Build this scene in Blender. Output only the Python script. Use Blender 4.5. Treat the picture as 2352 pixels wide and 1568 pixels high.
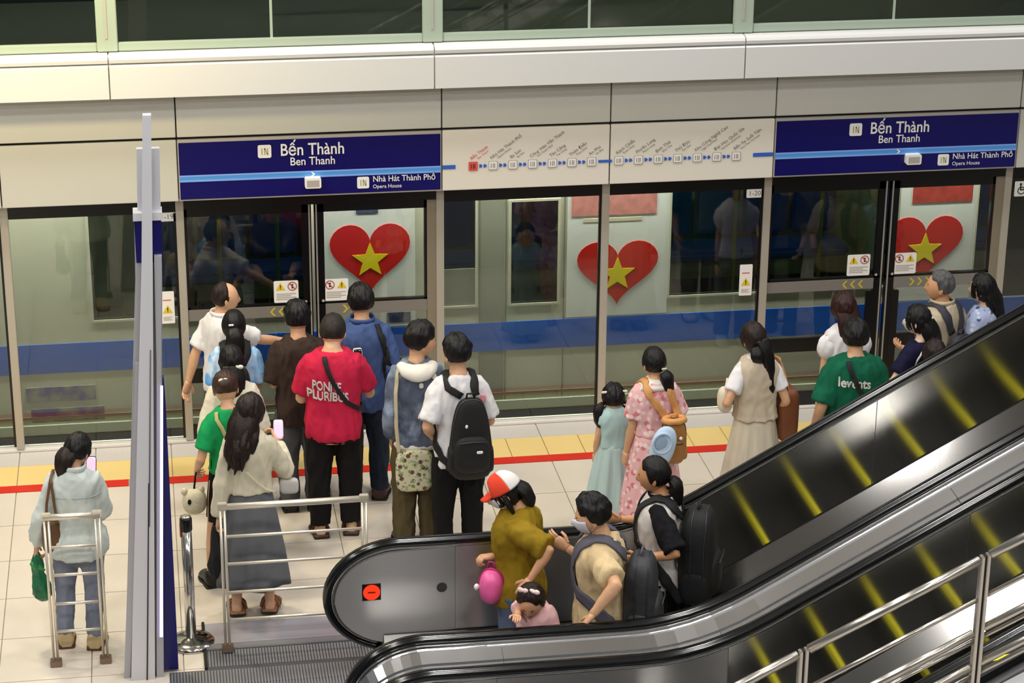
import bpy, bmesh, math, random
from mathutils import Vector, Matrix, noise
random.seed(7)
for o in list(bpy.data.objects):
    bpy.data.objects.remove(o)
SC = bpy.context.scene
COL = SC.collection
R = math.radians

# ------------------------------------------------------------------ camera
def make_camera():
    cd = bpy.data.cameras.new('camera')
    cd.sensor_width = 36.0
    cd.lens = 5240.6 / 2352 * 36
    cd.clip_end = 200
    cam = bpy.data.objects.new('camera', cd)
    COL.objects.link(cam)
    p, y, r = 0.3631, 0.1644, 0.0084
    f = Vector((math.sin(y) * math.cos(p), math.cos(y) * math.cos(p), -math.sin(p)))
    a = Vector((math.cos(y), -math.sin(y), 0))
    b = a.cross(f)
    a2 = math.cos(r) * a + math.sin(r) * b
    b2 = -math.sin(r) * a + math.cos(r) * b
    m = Matrix((a2, b2, -f)).transposed().to_4x4()
    m.translation = Vector((-0.2143, -17.2459, 7.3743))
    cam.matrix_world = m
    SC.camera = cam
make_camera()

# ------------------------------------------------------------------ world, lights, exposure
W = bpy.data.worlds.new('station_air')
SC.world = W
W.use_nodes = True
W.node_tree.nodes['Background'].inputs[0].default_value = (0.80, 0.86, 0.90, 1)
W.node_tree.nodes['Background'].inputs[1].default_value = 0.18
SC.view_settings.view_transform = 'Standard'
SC.view_settings.look = 'None'
SC.view_settings.exposure = -0.30
SC.view_settings.gamma = 1.0
SC.view_settings.use_curve_mapping = False

def area(name, loc, sx, sy, power, col, aim=None):
    ld = bpy.data.lights.new(name, 'AREA')
    ld.shape = 'RECTANGLE'
    ld.size, ld.size_y = sx, sy
    ld.energy = power
    ld.color = col
    o = bpy.data.objects.new(name, ld)
    o.location = loc
    if aim:
        d = Vector(aim) - Vector(loc)
        o.rotation_euler = d.to_track_quat('-Z', 'Y').to_euler()
    COL.objects.link(o)
    return o
NEUT = (1.0, 0.975, 0.94)
for lx in (-5.2, -1.65, 1.95, 5.5, 9.0):
    for ly, lp in ((-1.5, 150), (-5.4, 95), (-8.4, 80), (-11.4, 160)):
        area('ceiling_panel_light', (lx, ly, 7.6), 0.62, 0.62, lp * (0.66 if lx > 5 else 1.0), NEUT)
# unseen fill strips added over the gap to brighten the train side
for lx in (-3.5, -0.2, 3.1, 6.4):
    area('track_strip_light', (lx, 0.27, 2.62), 3.2, 0.05, 140, (1.0, 0.985, 0.86), (lx, 0.40, 0.6))
# fill light added over the track to lift the dark behind the clerestory glass
area('tunnel_light', (2.5, 2.2, 5.15), 10.0, 0.2, 150, (1.0, 1.0, 0.95))
# warm downlight that washes the left end of the fascia
area('warm_downlight', (-1.3, -1.9, 5.2), 0.35, 0.35, 105, (1.0, 0.80, 0.36), (-0.9, -0.2, 2.6))

# ------------------------------------------------------------------ colour and materials
def lin(c):
    c = c / 255.0
    return c / 12.92 if c <= 0.04045 else ((c + 0.055) / 1.055) ** 2.4
def rgb(r, g, b):
    return (lin(r), lin(g), lin(b), 1.0)
MATS = {}
def mat(name, col=None, rough=0.6, metal=0.0, var=0.0, vscale=8.0, bump=0.0, bscale=60.0, emit=None, estr=1.0, stretch=(1, 1, 1), spec=0.5):
    if name in MATS:
        return MATS[name]
    m = bpy.data.materials.new(name)
    m.use_nodes = True
    nt = m.node_tree
    P = nt.nodes['Principled BSDF']
    c = rgb(*col)
    P.inputs['Base Color'].default_value = c
    P.inputs['Roughness'].default_value = rough
    P.inputs['Metallic'].default_value = metal
    P.inputs['Specular IOR Level'].default_value = spec
    if var or bump:
        tc = nt.nodes.new('ShaderNodeTexCoord')
        mp = nt.nodes.new('ShaderNodeMapping')
        mp.inputs['Scale'].default_value = stretch
        nt.links.new(tc.outputs['Object'], mp.inputs['Vector'])
    if var:
        nz = nt.nodes.new('ShaderNodeTexNoise')
        nz.inputs['Scale'].default_value = vscale
        nz.inputs['Detail'].default_value = 4
        cr = nt.nodes.new('ShaderNodeValToRGB')
        cr.color_ramp.elements[0].position = 0.3
        cr.color_ramp.elements[1].position = 0.7
        cr.color_ramp.elements[0].color = tuple(v * (1 - var) for v in c[:3]) + (1,)
        cr.color_ramp.elements[1].color = tuple(min(1, v * (1 + var)) for v in c[:3]) + (1,)
        nt.links.new(mp.outputs[0], nz.inputs['Vector'])
        nt.links.new(nz.outputs['Fac'], cr.inputs[0])
        nt.links.new(cr.outputs[0], P.inputs['Base Color'])
    if bump:
        nb = nt.nodes.new('ShaderNodeTexNoise')
        nb.inputs['Scale'].default_value = bscale
        nb.inputs['Detail'].default_value = 3
        bp = nt.nodes.new('ShaderNodeBump')
        bp.inputs['Strength'].default_value = bump
        bp.inputs['Distance'].default_value = 0.01
        nt.links.new(mp.outputs[0], nb.inputs['Vector'])
        nt.links.new(nb.outputs['Fac'], bp.inputs['Height'])
        nt.links.new(bp.outputs[0], P.inputs['Normal'])
    if emit:
        P.inputs['Emission Color'].default_value = rgb(*emit)
        P.inputs['Emission Strength'].default_value = estr
    MATS[name] = m
    return m

def print_mat(name, base, spots, scale=22.0, lo=0.45, hi=0.55, rough=0.8, voro=True):
    """fabric with a printed pattern: base colour with irregular spots of other colours"""
    if name in MATS:
        return MATS[name]
    m = bpy.data.materials.new(name)
    m.use_nodes = True
    nt = m.node_tree
    P = nt.nodes['Principled BSDF']
    P.inputs['Roughness'].default_value = rough
    tc = nt.nodes.new('ShaderNodeTexCoord')
    prev = None
    for i, s in enumerate(spots):
        mp = nt.nodes.new('ShaderNodeMapping')
        mp.inputs['Location'].default_value = (i * 3.7, i * 1.3, i * 5.1)
        nt.links.new(tc.outputs['Object'], mp.inputs['Vector'])
        if voro:
            nz = nt.nodes.new('ShaderNodeTexVoronoi')
            nz.inputs['Scale'].default_value = scale * (1 + 0.25 * i)
            out = nz.outputs['Distance']
        else:
            nz = nt.nodes.new('ShaderNodeTexNoise')
            nz.inputs['Scale'].default_value = scale * (1 + 0.25 * i)
            nz.inputs['Detail'].default_value = 4
            out = nz.outputs['Fac']
        nt.links.new(mp.outputs[0], nz.inputs['Vector'])
        mr = nt.nodes.new('ShaderNodeMapRange')
        mr.inputs['From Min'].default_value = lo
        mr.inputs['From Max'].default_value = hi
        mr.inputs['To Min'].default_value = 1.0 if voro else 0.0
        mr.inputs['To Max'].default_value = 0.0 if voro else 1.0
        nt.links.new(out, mr.inputs['Value'])
        mx = nt.nodes.new('ShaderNodeMix')
        mx.data_type = 'RGBA'
        nt.links.new(mr.outputs[0], mx.inputs['Factor'])
        if prev is None:
            mx.inputs['A'].default_value = rgb(*base)
        else:
            nt.links.new(prev, mx.inputs['A'])
        mx.inputs['B'].default_value = rgb(*s)
        prev = mx.outputs['Result']
    nt.links.new(prev, P.inputs['Base Color'])
    MATS[name] = m
    return m

def glass_mat(name, tint, refl=1.0, ior=1.45):
    m = bpy.data.materials.new(name)
    m.use_nodes = True
    nt = m.node_tree
    nt.nodes.clear()
    out = nt.nodes.new('ShaderNodeOutputMaterial')
    tr = nt.nodes.new('ShaderNodeBsdfTransparent')
    tr.inputs[0].default_value = rgb(*tint)
    gl = nt.nodes.new('ShaderNodeBsdfGlossy')
    gl.inputs['Roughness'].default_value = 0.02
    gl.inputs[0].default_value = (refl, refl, refl, 1)
    fr = nt.nodes.new('ShaderNodeFresnel')
    fr.inputs[0].default_value = ior
    mx = nt.nodes.new('ShaderNodeMixShader')
    nt.links.new(fr.outputs[0], mx.inputs[0])
    nt.links.new(tr.outputs[0], mx.inputs[1])
    nt.links.new(gl.outputs[0], mx.inputs[2])
    nt.links.new(mx.outputs[0], out.inputs[0])
    MATS[name] = m
    return m

def brushed(name, col, rough, aniso, tangent, bump=0.0):
    m = bpy.data.materials.new(name)
    m.use_nodes = True
    nt = m.node_tree
    P = nt.nodes['Principled BSDF']
    P.inputs['Base Color'].default_value = rgb(*col)
    P.inputs['Metallic'].default_value = 1.0
    P.inputs['Roughness'].default_value = rough
    P.inputs['Anisotropic'].default_value = aniso
    cx = nt.nodes.new('ShaderNodeCombineXYZ')
    for i in range(3):
        cx.inputs[i].default_value = tangent[i]
    nt.links.new(cx.outputs[0], P.inputs['Tangent'])
    MATS[name] = m
    return m

# ------------------------------------------------------------------ mesh helpers
ORIG = {}
def empty(name, loc, label=None, cat=None, group=None, rotz=0.0):
    o = bpy.data.objects.new(name, None)
    o.empty_display_size = 0.1
    o.location = loc
    o.rotation_euler = (0, 0, rotz)
    COL.objects.link(o)
    tag(o, label, cat, group)
    ORIG[o.name] = Matrix.Translation(Vector(loc)) @ Matrix.Rotation(rotz, 4, 'Z')
    return o
def tag(o, label=None, cat=None, group=None, kind=None):
    if label: o['label'] = label
    if cat: o['category'] = cat
    if group: o['group'] = group
    if kind: o['kind'] = kind
    return o

class MB:
    """collects quads and triangles in world (or root local) coordinates; build() makes one mesh object"""
    def __init__(s):
        s.v, s.f, s.sm = [], [], []
    def add(s, vs, fs, smooth=False):
        n = len(s.v)
        s.v += [Vector(p) for p in vs]
        s.f += [tuple(i + n for i in f) for f in fs]
        s.sm += [smooth] * len(fs)
        return s
    def box(s, x0, x1, y0, y1, z0, z1, bev=0.0):
        if x0 > x1: x0, x1 = x1, x0
        if y0 > y1: y0, y1 = y1, y0
        if z0 > z1: z0, z1 = z1, z0
        if bev > 0:
            bm = bmesh.new()
            bmesh.ops.create_cube(bm, size=1.0)
            for v in bm.verts:
                v.co = Vector(((x0 + x1) / 2 + v.co.x * (x1 - x0), (y0 + y1) / 2 + v.co.y * (y1 - y0), (z0 + z1) / 2 + v.co.z * (z1 - z0)))
            bmesh.ops.bevel(bm, geom=list(bm.edges), offset=bev, segments=2, affect='EDGES')
            bm.verts.index_update()
            s.add([v.co.copy() for v in bm.verts], [[v.index for v in f.verts] for f in bm.faces])
            bm.free()
            return s
        vs = [(x0, y0, z0), (x1, y0, z0), (x1, y1, z0), (x0, y1, z0), (x0, y0, z1), (x1, y0, z1), (x1, y1, z1), (x0, y1, z1)]
        return s.add(vs, [(0, 3, 2, 1), (4, 5, 6, 7), (0, 1, 5, 4), (1, 2, 6, 5), (2, 3, 7, 6), (3, 0, 4, 7)])
    def prism_y(s, poly, y0, y1, smooth=False):
        """extrude an xz polygon between two y planes"""
        n = len(poly)
        vs = [(x, y0, z) for x, z in poly] + [(x, y1, z) for x, z in poly]
        s.add(vs, [tuple(range(n)), tuple(range(2 * n - 1, n - 1, -1))])
        k = len(s.v) - 2 * n
        for i in range(n):
            j = (i + 1) % n
            s.f.append((k + i, k + n + i, k + n + j, k + j)); s.sm.append(smooth)
        return s
    def rings(s, rings, cap0=True, cap1=True, smooth=True, closed=False):
        """loft closed rings of equal vertex count"""
        n = len(rings[0]); k = len(s.v)
        for r in rings:
            s.v += [Vector(p) for p in r]
        m = len(rings)
        for i in range(m if closed else m - 1):
            i2 = (i + 1) % m
            for j in range(n):
                j2 = (j + 1) % n
                s.f.append((k + i * n + j, k + i * n + j2, k + i2 * n + j2, k + i2 * n + j)); s.sm.append(smooth)
        if not closed:
            if cap0: s.f.append(tuple(k + j for j in range(n - 1, -1, -1))); s.sm.append(False)
            if cap1: s.f.append(tuple(k + (m - 1) * n + j for j in range(n))); s.sm.append(False)
        return s
    def tube(s, pts, rad, n=10, flat=1.0, up=None, cap=True, smooth=True, closed=False):
        """swept ellipse along points; rad number or list; flat = ratio of second axis"""
        pts = [Vector(p) for p in pts]
        m = len(pts)
        if not isinstance(rad, (list, tuple)): rad = [rad] * m
        rs = []
        prev = None
        for i in range(m):
            if closed:
                t = (pts[(i + 1) % m] - pts[i - 1])
            else:
                t = pts[min(i + 1, m - 1)] - pts[max(i - 1, 0)]
            t = t.normalized() if t.length > 1e-9 else Vector((0, 0, 1))
            if up is not None:
                a = Vector(up)
            elif prev is not None:
                a = prev
            else:
                a = Vector((1, 0, 0)) if abs(t.x) < 0.8 else Vector((0, 1, 0))
            a = a - t * a.dot(t)
            if a.length < 1e-6:
                a = t.orthogonal()
            a.normalize()
            prev = a
            b = t.cross(a)
            r = rad[i]
            rs.append([pts[i] + a * (r * math.cos(2 * math.pi * j / n)) + b * (r * flat * math.sin(2 * math.pi * j / n)) for j in range(n)])
        return s.rings(rs, cap, cap, smooth, closed)
    def ellipsoid(s, c, rx, ry, rz, nu=16, nv=10, rot=None):
        c = Vector(c)
        rs = []
        for i in range(nv + 1):
            ph = -math.pi / 2 + math.pi * i / nv
            ph = max(-math.pi / 2 + 0.06, min(math.pi / 2 - 0.06, ph))
            ring = []
            for j in range(nu):
                th = 2 * math.pi * j / nu
                p = Vector((rx * math.cos(ph) * math.cos(th), ry * math.cos(ph) * math.sin(th), rz * math.sin(ph)))
                if rot: p = rot @ p
                ring.append(c + p)
            rs.append(ring)
        return s.rings(rs)
    def build(s, name, m, parent=None, kind=None):
        me = bpy.data.meshes.new(name)
        vs = s.v
        if parent is not None:
            rt = parent
            while rt.parent is not None: rt = rt.parent
            if rt.name in ORIG and not getattr(s, 'local', False):
                inv = ORIG[rt.name].inverted()
                vs = [inv @ v for v in vs]
        me.from_pydata([tuple(v) for v in vs], [], s.f)
        me.polygons.foreach_set('use_smooth', s.sm)
        me.validate()
        me.update()
        if m is not None:
            me.materials.append(m if not isinstance(m, str) else MATS[m])
        o = bpy.data.objects.new(name, me)
        COL.objects.link(o)
        if parent is not None: o.parent = parent
        if kind: o['kind'] = kind
        return o

def fix_normals(o):
    bm = bmesh.new()
    bm.from_mesh(o.data)
    bmesh.ops.recalc_face_normals(bm, faces=bm.faces)
    bm.to_mesh(o.data)
    bm.free()
    return o

_text_cache = {}
def text_mesh(s, size=1.0, bold=0.0, align='CENTER'):
    """flat outline of a string: list of verts (x, y) and faces"""
    key = (s, bold, align)
    if key not in _text_cache:
        cu = bpy.data.curves.new('lettering', 'FONT')
        cu.body = s
        cu.align_x = align
        cu.align_y = 'CENTER'
        cu.offset = bold
        cu.resolution_u = 3
        o = bpy.data.objects.new('lettering', cu)
        COL.objects.link(o)
        dg = bpy.context.evaluated_depsgraph_get()
        me = bpy.data.meshes.new_from_object(o.evaluated_get(dg))
        _text_cache[key] = ([v.co.copy() for v in me.vertices], [tuple(p.vertices) for p in me.polygons])
        bpy.data.objects.remove(o)
        bpy.data.curves.remove(cu)
        bpy.data.meshes.remove(me)
    vs, fs = _text_cache[key]
    return [(v.x * size, v.y * size) for v in vs], fs
def text_on_wall(mb, s, x, z, y, size, bold=0.0, align='CENTER', rot=0.0, width=None):
    """lettering facing -Y at (x, z); optional total width fit"""
    vs, fs = text_mesh(s, size, bold, align)
    if width:
        w = max(v[0] for v in vs) - min(v[0] for v in vs)
        k = width / w
        vs = [(a * k, b) for a, b in vs]
    c, sn = math.cos(rot), math.sin(rot)
    mb.add([(x + a * c - b * sn, y, z + a * sn + b * c) for a, b in vs], fs)
    return mb
def disc(mb, x, z, y, r, n=24, r0=0.0):
    if r0 <= 0:
        mb.add([(x + r * math.cos(2 * math.pi * i / n), y, z + r * math.sin(2 * math.pi * i / n)) for i in range(n)], [tuple(range(n))])
    else:
        vs = [(x + q * math.cos(2 * math.pi * i / n), y, z + q * math.sin(2 * math.pi * i / n)) for q in (r, r0) for i in range(n)]
        mb.add(vs, [(i, (i + 1) % n, n + (i + 1) % n, n + i) for i in range(n)])
    return mb
def rrect(x0, x1, z0, z1, r, n=4):
    pts = []
    for cx, cz, a0 in ((x1 - r, z1 - r, 0), (x0 + r, z1 - r, 90), (x0 + r, z0 + r, 180), (x1 - r, z0 + r, 270)):
        for i in range(n + 1):
            a = R(a0 + 90 * i / n)
            pts.append((cx + r * math.cos(a), cz + r * math.sin(a)))
    return pts

# shared materials
mat('panel_white', (214, 214, 208), 0.38, var=0.02, vscale=1.5)
mat('fascia_grey', (196, 195, 186), 0.42, var=0.02, vscale=1.5)
mat('cap_white', (218, 218, 216), 0.33)
mat('joint_dark', (22, 18, 14), 0.8)
mat('map_white', (226, 220, 208), 0.35)
mat('navy', (9, 4, 92), 0.3)
mat('sky_line', (78, 150, 222), 0.4)
mat('pale_line', (128, 168, 240), 0.4)
mat('deep_line', (52, 98, 190), 0.4)
mat('sign_white', (238, 236, 232), 0.4)
mat('sign_grey', (176, 170, 162), 0.4)
mat('icon_olive', (176, 172, 130), 0.5)
mat('print_grey', (120, 112, 104), 0.6)
mat('print_red', (216, 88, 78), 0.5)
mat('print_black', (24, 20, 20), 0.5)
mat('warn_yellow', (226, 196, 40), 0.45)
mat('ban_red', (176, 90, 80), 0.5)
mat('aluminium', (188, 182, 170), 0.38, 0.35)
mat('frame_silver', (196, 192, 186), 0.3, 0.6)
mat('black_frame', (8, 8, 9), 0.3)
mat('mid_rail', (138, 134, 128), 0.4, 0.3)
mat('mint_frame', (166, 180, 164), 0.45)
mat('sill_white', (226, 222, 216), 0.4)
mat('stainless', (200, 198, 194), 0.16, 1.0)
mat('stainless_rail', (222, 214, 198), 0.32, 0.6)
mat('stainless_dull', (158, 158, 160), 0.42, 0.6, bump=0.05, bscale=30)
mat('rubber_black', (7, 7, 9), 0.16, spec=0.7)
mat('dark_void', (5, 5, 6), 0.9)
mat('tunnel_wall', (44, 48, 42), 0.9, var=0.3, vscale=3)
mat('tile', (216, 205, 189), 0.22, var=0.025, vscale=3.0)
mat('grout', (172, 162, 146), 0.85)
mat('tactile', (230, 202, 132), 0.45, bump=0.25, bscale=70)
mat('red_strip', (212, 44, 22), 0.35)
mat('edge_granite', (198, 192, 186), 0.5, var=0.1, vscale=120)
glass_mat('door_glass', (236, 241, 236), 1.0, 1.5)
glass_mat('high_glass', (146, 154, 146), 0.9, 1.6)
# ================================================================== the setting
WD, FP = 2.0526, 1.3453                      # door bay and fixed bay widths
SEAMS = [-FP - WD, -FP - 0.0, 0.0, WD, WD + FP, WD + 2 * FP, 2 * WD + 2 * FP, 2 * WD + 3 * FP]
SEAMS[0] = -2 * FP
ZS, ZT = 2.089, 2.578                        # underside and top of the sign band
YH = -0.146                                  # front of the header

def floor_structure():
    f = empty('floor', (2.0, -4.0, 0.0))
    tag(f, 'pale cream stone tile platform floor', kind='structure')
    MB().box(-7, 11, -9.6, 0.0, -0.30, -0.012).build('floor_slab', MATS['grout'], f)
    x1 = 2.8455
    g = 0.0035
    proto = None
    def tile_obj(name, xa, xb, ya, yb, m, zt=0.0):
        b = MB().box(xa + g, xb - g, ya + g, yb - g, -0.02, zt)
        return b.build(name, m, f)
    tp = None
    for iy in range(14):
        yb = -0.802 - 0.6 * iy
        for ix in range(-13, 14):
            xa = x1 + 0.6 * ix
            xb = xa + 0.6
            if yb - 0.6 < -9.6 or xb < -6.8 or xa > 10.4: continue
            # the escalator pit and steel plates take the place of tiles
            if iy >= 5 and xa > 0.3: continue
            if tp is None:
                me = MB().box(g, 0.6 - g, -0.6 + g, -g, -0.02, 0.0).build('tile', MATS['tile'], f)
                tp = me
                o = me
            else:
                o = tp.copy()
                COL.objects.link(o)
            o.location = (xa, yb, 0)
    for ix in range(-13, 14):                 # granite edge slabs along the doors
        xa = x1 + 0.6 * ix
        if xa < -6 or xa > 9.5: continue
        tile_obj('edge_slab', xa, xa + 0.6, -0.30, 0.0, MATS['edge_granite'])
    ty = None
    for ix in range(-24, 25):                 # tactile tiles, 30 cm
        xa = x1 + 0.3 * ix
        if xa < -4.3 or xa > 9.5: continue
        if ty is None:
            ty = MB().box(g, 0.3 - g, -0.675, -0.30 - g, -0.02, 0.002).build('tactile_tile', MATS['tactile'], f)
            o = ty
        else:
            o = ty.copy(); COL.objects.link(o)
        o.location = (xa, 0, 0)
    # red line
    for xa, xb in ((-4.5, -0.50), (-0.42, 0.06), (0.06, 9.5)):
        MB().box(xa, xb, -0.800, -0.677, -0.02, 0.002).build('red_line', MATS['red_strip'], f)
    return f
FLOOR = floor_structure()

def sill():
    o = MB().box(-5, 10, -0.03, 0.03, 0.0, 0.028, 0.006).build('trim_1', MATS['sill_white'])
    tag(o, 'white metal sill along the foot of the screen doors', kind='structure')
sill()

def header():
    w = empty('wall_upper', (2.0, 0.0, 2.09))
    tag(w, 'grey and white panelled fascia above the screen doors', kind='structure')
    MB().box(-6, 11, YH + 0.03, 0.20, ZS + 0.01, 3.27).build('backing', MATS['joint_dark'], w)
    e = 0.005
    s = [-4.74, -3.395, -FP, 0.0, WD, WD + FP, WD + 2 * FP, 2 * WD + 2 * FP, 2 * WD + 3 * FP, 9.8]
    for a, b in zip(s[:-1], s[1:]):
        MB().box(a + e, b - e, YH, 0.0, ZT + 0.022, 3.05, 0.004).build('fascia_panel', MATS['fascia_grey'], w)
    for a, b in ((-4.74, -3.395), (-3.395, -FP), (-FP, 0.0), (2 * WD + 2 * FP, 2 * WD + 3 * FP), (2 * WD + 3 * FP, 9.8)):
        MB().box(a + e, b - e, YH, 0.0, ZS, ZT, 0.004).build('lower_panel', MATS['fascia_grey'], w)
    # projecting cap: lip, groove, face
    yc = -0.30
    cs = [-5.40, -2.94, -0.480, 1.978, 4.428, 6.89, 9.35]
    def capprof(a, b):
        m = MB()
        prof = [(yc, 2.958), (yc, 3.205), (yc + 0.012, 3.217), (0.0, 3.217), (0.0, 2.958)]
        vs = [(a + e, y, z) for y, z in prof] + [(b - e, y, z) for y, z in prof]
        n = len(prof)
        m.add(vs, [tuple(range(n)), tuple(range(2 * n - 1, n - 1, -1))] + [(i, n + i, n + (i + 1) % n, (i + 1) % n) for i in range(n)])
        fix_normals(m.build('cap_face', MATS['cap_white'], w))
        m = MB()
        prof = [(yc + 0.004, 3.231), (yc, 3.258), (yc + 0.012, 3.278), (yc + 0.045, 3.291), (0.0, 3.302), (0.0, 3.231)]
        vs = [(a + e, y, z) for y, z in prof] + [(b - e, y, z) for y, z in prof]
        n = len(prof)
        m.add(vs, [tuple(range(n)), tuple(range(2 * n - 1, n - 1, -1))] + [(i, n + i, n + (i + 1) % n, (i + 1) % n) for i in range(n)])
        fix_normals(m.build('cap_lip', MATS['cap_white'], w))
    for a, b in zip(cs[:-1], cs[1:]): capprof(a, b)
    MB().box(-5.4, 9.4, yc + 0.03, 0.0, 2.97, 3.28).build('cap_core', MATS['fascia_grey'], w)
    return cs
CAPS = header()

def clerestory():
    yg = -0.16
    n = 1
    for a, b in zip(CAPS[:-1], CAPS[1:]):
        w = empty('window_%d' % n, ((a + b) / 2, yg, 3.30))
        tag(w, 'dark glazed clerestory bay with pale green mullions above the fascia', kind='structure')
        MB().box(a - 0.0775, a + 0.0775, yg - 0.05, yg + 0.05, 3.30, 5.2, 0.006).build('mullion', MATS['mint_frame'], w)
        MB().box(a - 0.012, a + 0.004, yg - 0.056, yg - 0.048, 3.40, 5.2).build('mullion_cover', MATS['sign_grey'], w)
        MB().box(a + 0.0775, b - 0.0775, yg - 0.04, yg + 0.04, 3.30, 3.365, 0.006).build('sill_rail', MATS['mint_frame'], w)
        mid = (a + b) / 2
        MB().box(a + 0.0775, mid - 0.006, yg - 0.006, yg + 0.006, 3.365, 5.2).build('pane', MATS['high_glass'], w)
        MB().box(mid + 0.006, b - 0.0775, yg - 0.006, yg + 0.006, 3.365, 5.2).build('pane', MATS['high_glass'], w)
        MB().box(mid - 0.010, mid + 0.010, yg - 0.012, yg + 0.004, 3.365, 5.2).build('glazing_bead', MATS['mint_frame'], w)
        n += 1
    # void over the track behind the glass
    o = MB().box(-7, 11, 3.6, 3.8, -1.2, 6.0).build('wall_tunnel', MATS['tunnel_wall'])
    tag(o, 'dark far wall of the track tunnel', kind='structure')
    o = MB().box(-7, 11, -0.1, 3.7, 5.25, 5.4).build('ceiling_tunnel', MATS['tunnel_wall'])
    tag(o, 'dark ceiling slab over the track', kind='structure')
    o = MB().box(-7, 11, 0.03, 3.7, -1.2, -1.05).build('floor_track', MATS['dark_void'])
    tag(o, 'black track bed below the platform', kind='structure')
    o = MB().box(-7, 11, 0.0, 0.03, -1.1, -0.002).build('wall_platform_edge', MATS['dark_void'])
    tag(o, 'black face of the platform edge', kind='structure')
    # slanting grey tubes built to stand for faint reflections in the glass
    for i, (x0, x1_) in enumerate(((2.2, 3.4), (2.6, 3.8), (0.9, 2.1))):
        p = MB().tube([(x0, 2.4, 3.3), (x1_, 2.4, 4.6)], 0.035, 8).build('service_pipe', mat('pipe_grey', (92, 98, 94), 0.5))
        tag(p, ['grey pipe slanting behind the dark glass beside the first mullion', 'second grey pipe slanting behind the middle dark glass', 'grey pipe slanting behind the glass over the station sign'][i], 'pipe', 'pipes behind the clerestory glass')
clerestory()

# ------------------------------------------------------------------ signs in the header
def logo(mb_w, mb_d, x, z, y, s):
    mb_w.prism_y(rrect(x - s, x + s, z - s, z + s, s * 0.28), y - 0.003, y)
    k = s * 0.42
    mb_d.box(x - k * 1.15, x - k * 0.75, y - 0.005, y - 0.003, z - k * 1.2, z + k * 1.2)
    mb_d.box(x - k * 0.15, x + k * 0.25, y - 0.005, y - 0.003, z - k * 1.2, z + k * 1.2)
    mb_d.box(x + k * 0.85, x + k * 1.25, y - 0.005, y - 0.003, z - k * 1.2, z + k * 1.2)
    mb_d.add([(x - k * 0.15, y - 0.005, z + k * 1.2), (x + k * 0.25, y - 0.005, z + k * 1.2), (x + k * 1.25, y - 0.005, z - k * 1.2), (x + k * 0.85, y - 0.005, z - k * 1.2)], [(0, 1, 2, 3)])

def station_sign(x0, x1, label, arrow_dx, box_dx, next_x, next_w):
    t = empty('station_sign', ((x0 + x1) / 2, YH, ZS), label, 'sign', 'blue station name signs')
    e = 0.006
    MB().box(x0 + 0.003, x1 - 0.003, YH, 0.0, ZS, ZT, 0.003).build('frame', MATS['sign_grey'], t)
    y = YH - 0.004
    MB().box(x0 + 0.012, x1 - 0.012, y, YH, ZS + 0.014, ZT - 0.022).build('panel', MATS['navy'], t)
    y -= 0.0005
    MB().box(x0 + 0.012, x1 - 0.012, y - 0.002, y, 2.243, 2.297).build('route_band', MATS['sky_line'], t)
    MB().box(x0 + 0.012, x1 - 0.012, y - 0.003, y, 2.243, 2.257).box(x0 + 0.012, x1 - 0.012, y - 0.003, y, 2.284, 2.297).build('route_band_edge', MATS['pale_line'], t)
    cx = (x0 + x1) / 2 + 0.013
    w = MB()
    text_on_wall(w, 'Bến Thành', cx, 2.468, y - 0.003, 0.135, 0.012, width=0.49)
    w.build('station_name', MATS['sign_white'], t)
    w = MB()
    text_on_wall(w, 'Ben Thanh', cx, 2.374, y - 0.003, 0.092, 0.008, width=0.345)
    w.build('station_name_latin', MATS['sign_white'], t)
    for bx_, bz_, bs_ in ((cx - 0.37, 2.466, 0.052), (next_x, 2.184, 0.047)):
        a, b = MB(), MB()
        logo(a, b, bx_, bz_, y, bs_)
        o = a.build('metro_badge', MATS['sign_white'], t)
        b.build('badge_mark', MATS['icon_olive'], o)
    w, w2 = MB(), MB()
    text_on_wall(w, 'Nhà Hát Thành Phố', next_x + 0.075, 2.208, y - 0.003, 0.068, 0.006, 'LEFT', width=next_w)
    text_on_wall(w2, 'Opera House', next_x + 0.075, 2.148, y - 0.003, 0.044, 0.003, 'LEFT', width=next_w * 0.46)
    w.build('next_station_name', MATS['sign_white'], t)
    w2.build('next_station_name_latin', MATS['sign_white'], t)
    ax = cx + arrow_dx
    MB().add([(ax - 0.018, y - 0.004, 2.288), (ax - 0.004, y - 0.004, 2.288), (ax + 0.018, y - 0.004, 2.270), (ax - 0.004, y - 0.004, 2.252), (ax - 0.018, y - 0.004, 2.252), (ax + 0.002, y - 0.004, 2.270)], [(0, 1, 2, 5), (5, 2, 3, 4)]).build('direction_mark', MATS['sign_white'], t)
    bx = cx + box_dx
    bo = MB()
    bo.prism_y(rrect(bx - 0.063, bx + 0.063, 2.168, 2.252, 0.014), y - 0.055, y)
    o = fix_normals(bo.build('indicator_lamp', MATS['sign_white'], t))
    MB().box(bx - 0.048, bx + 0.048, y - 0.057, y - 0.054, 2.182, 2.234).build('lamp_lens', MATS['sign_grey'], o)
    return t
station_sign(0.0, WD, 'navy station sign over the doors where the crowd queues, lettered Bến Thành', 0.0, -0.004, 1.43, 0.49)
station_sign(WD + 2 * FP, 2 * WD + 2 * FP, 'navy station sign to the right of the route map, lettered Bến Thành', 0.0, 0.12, 6.17, 0.51)

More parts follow.
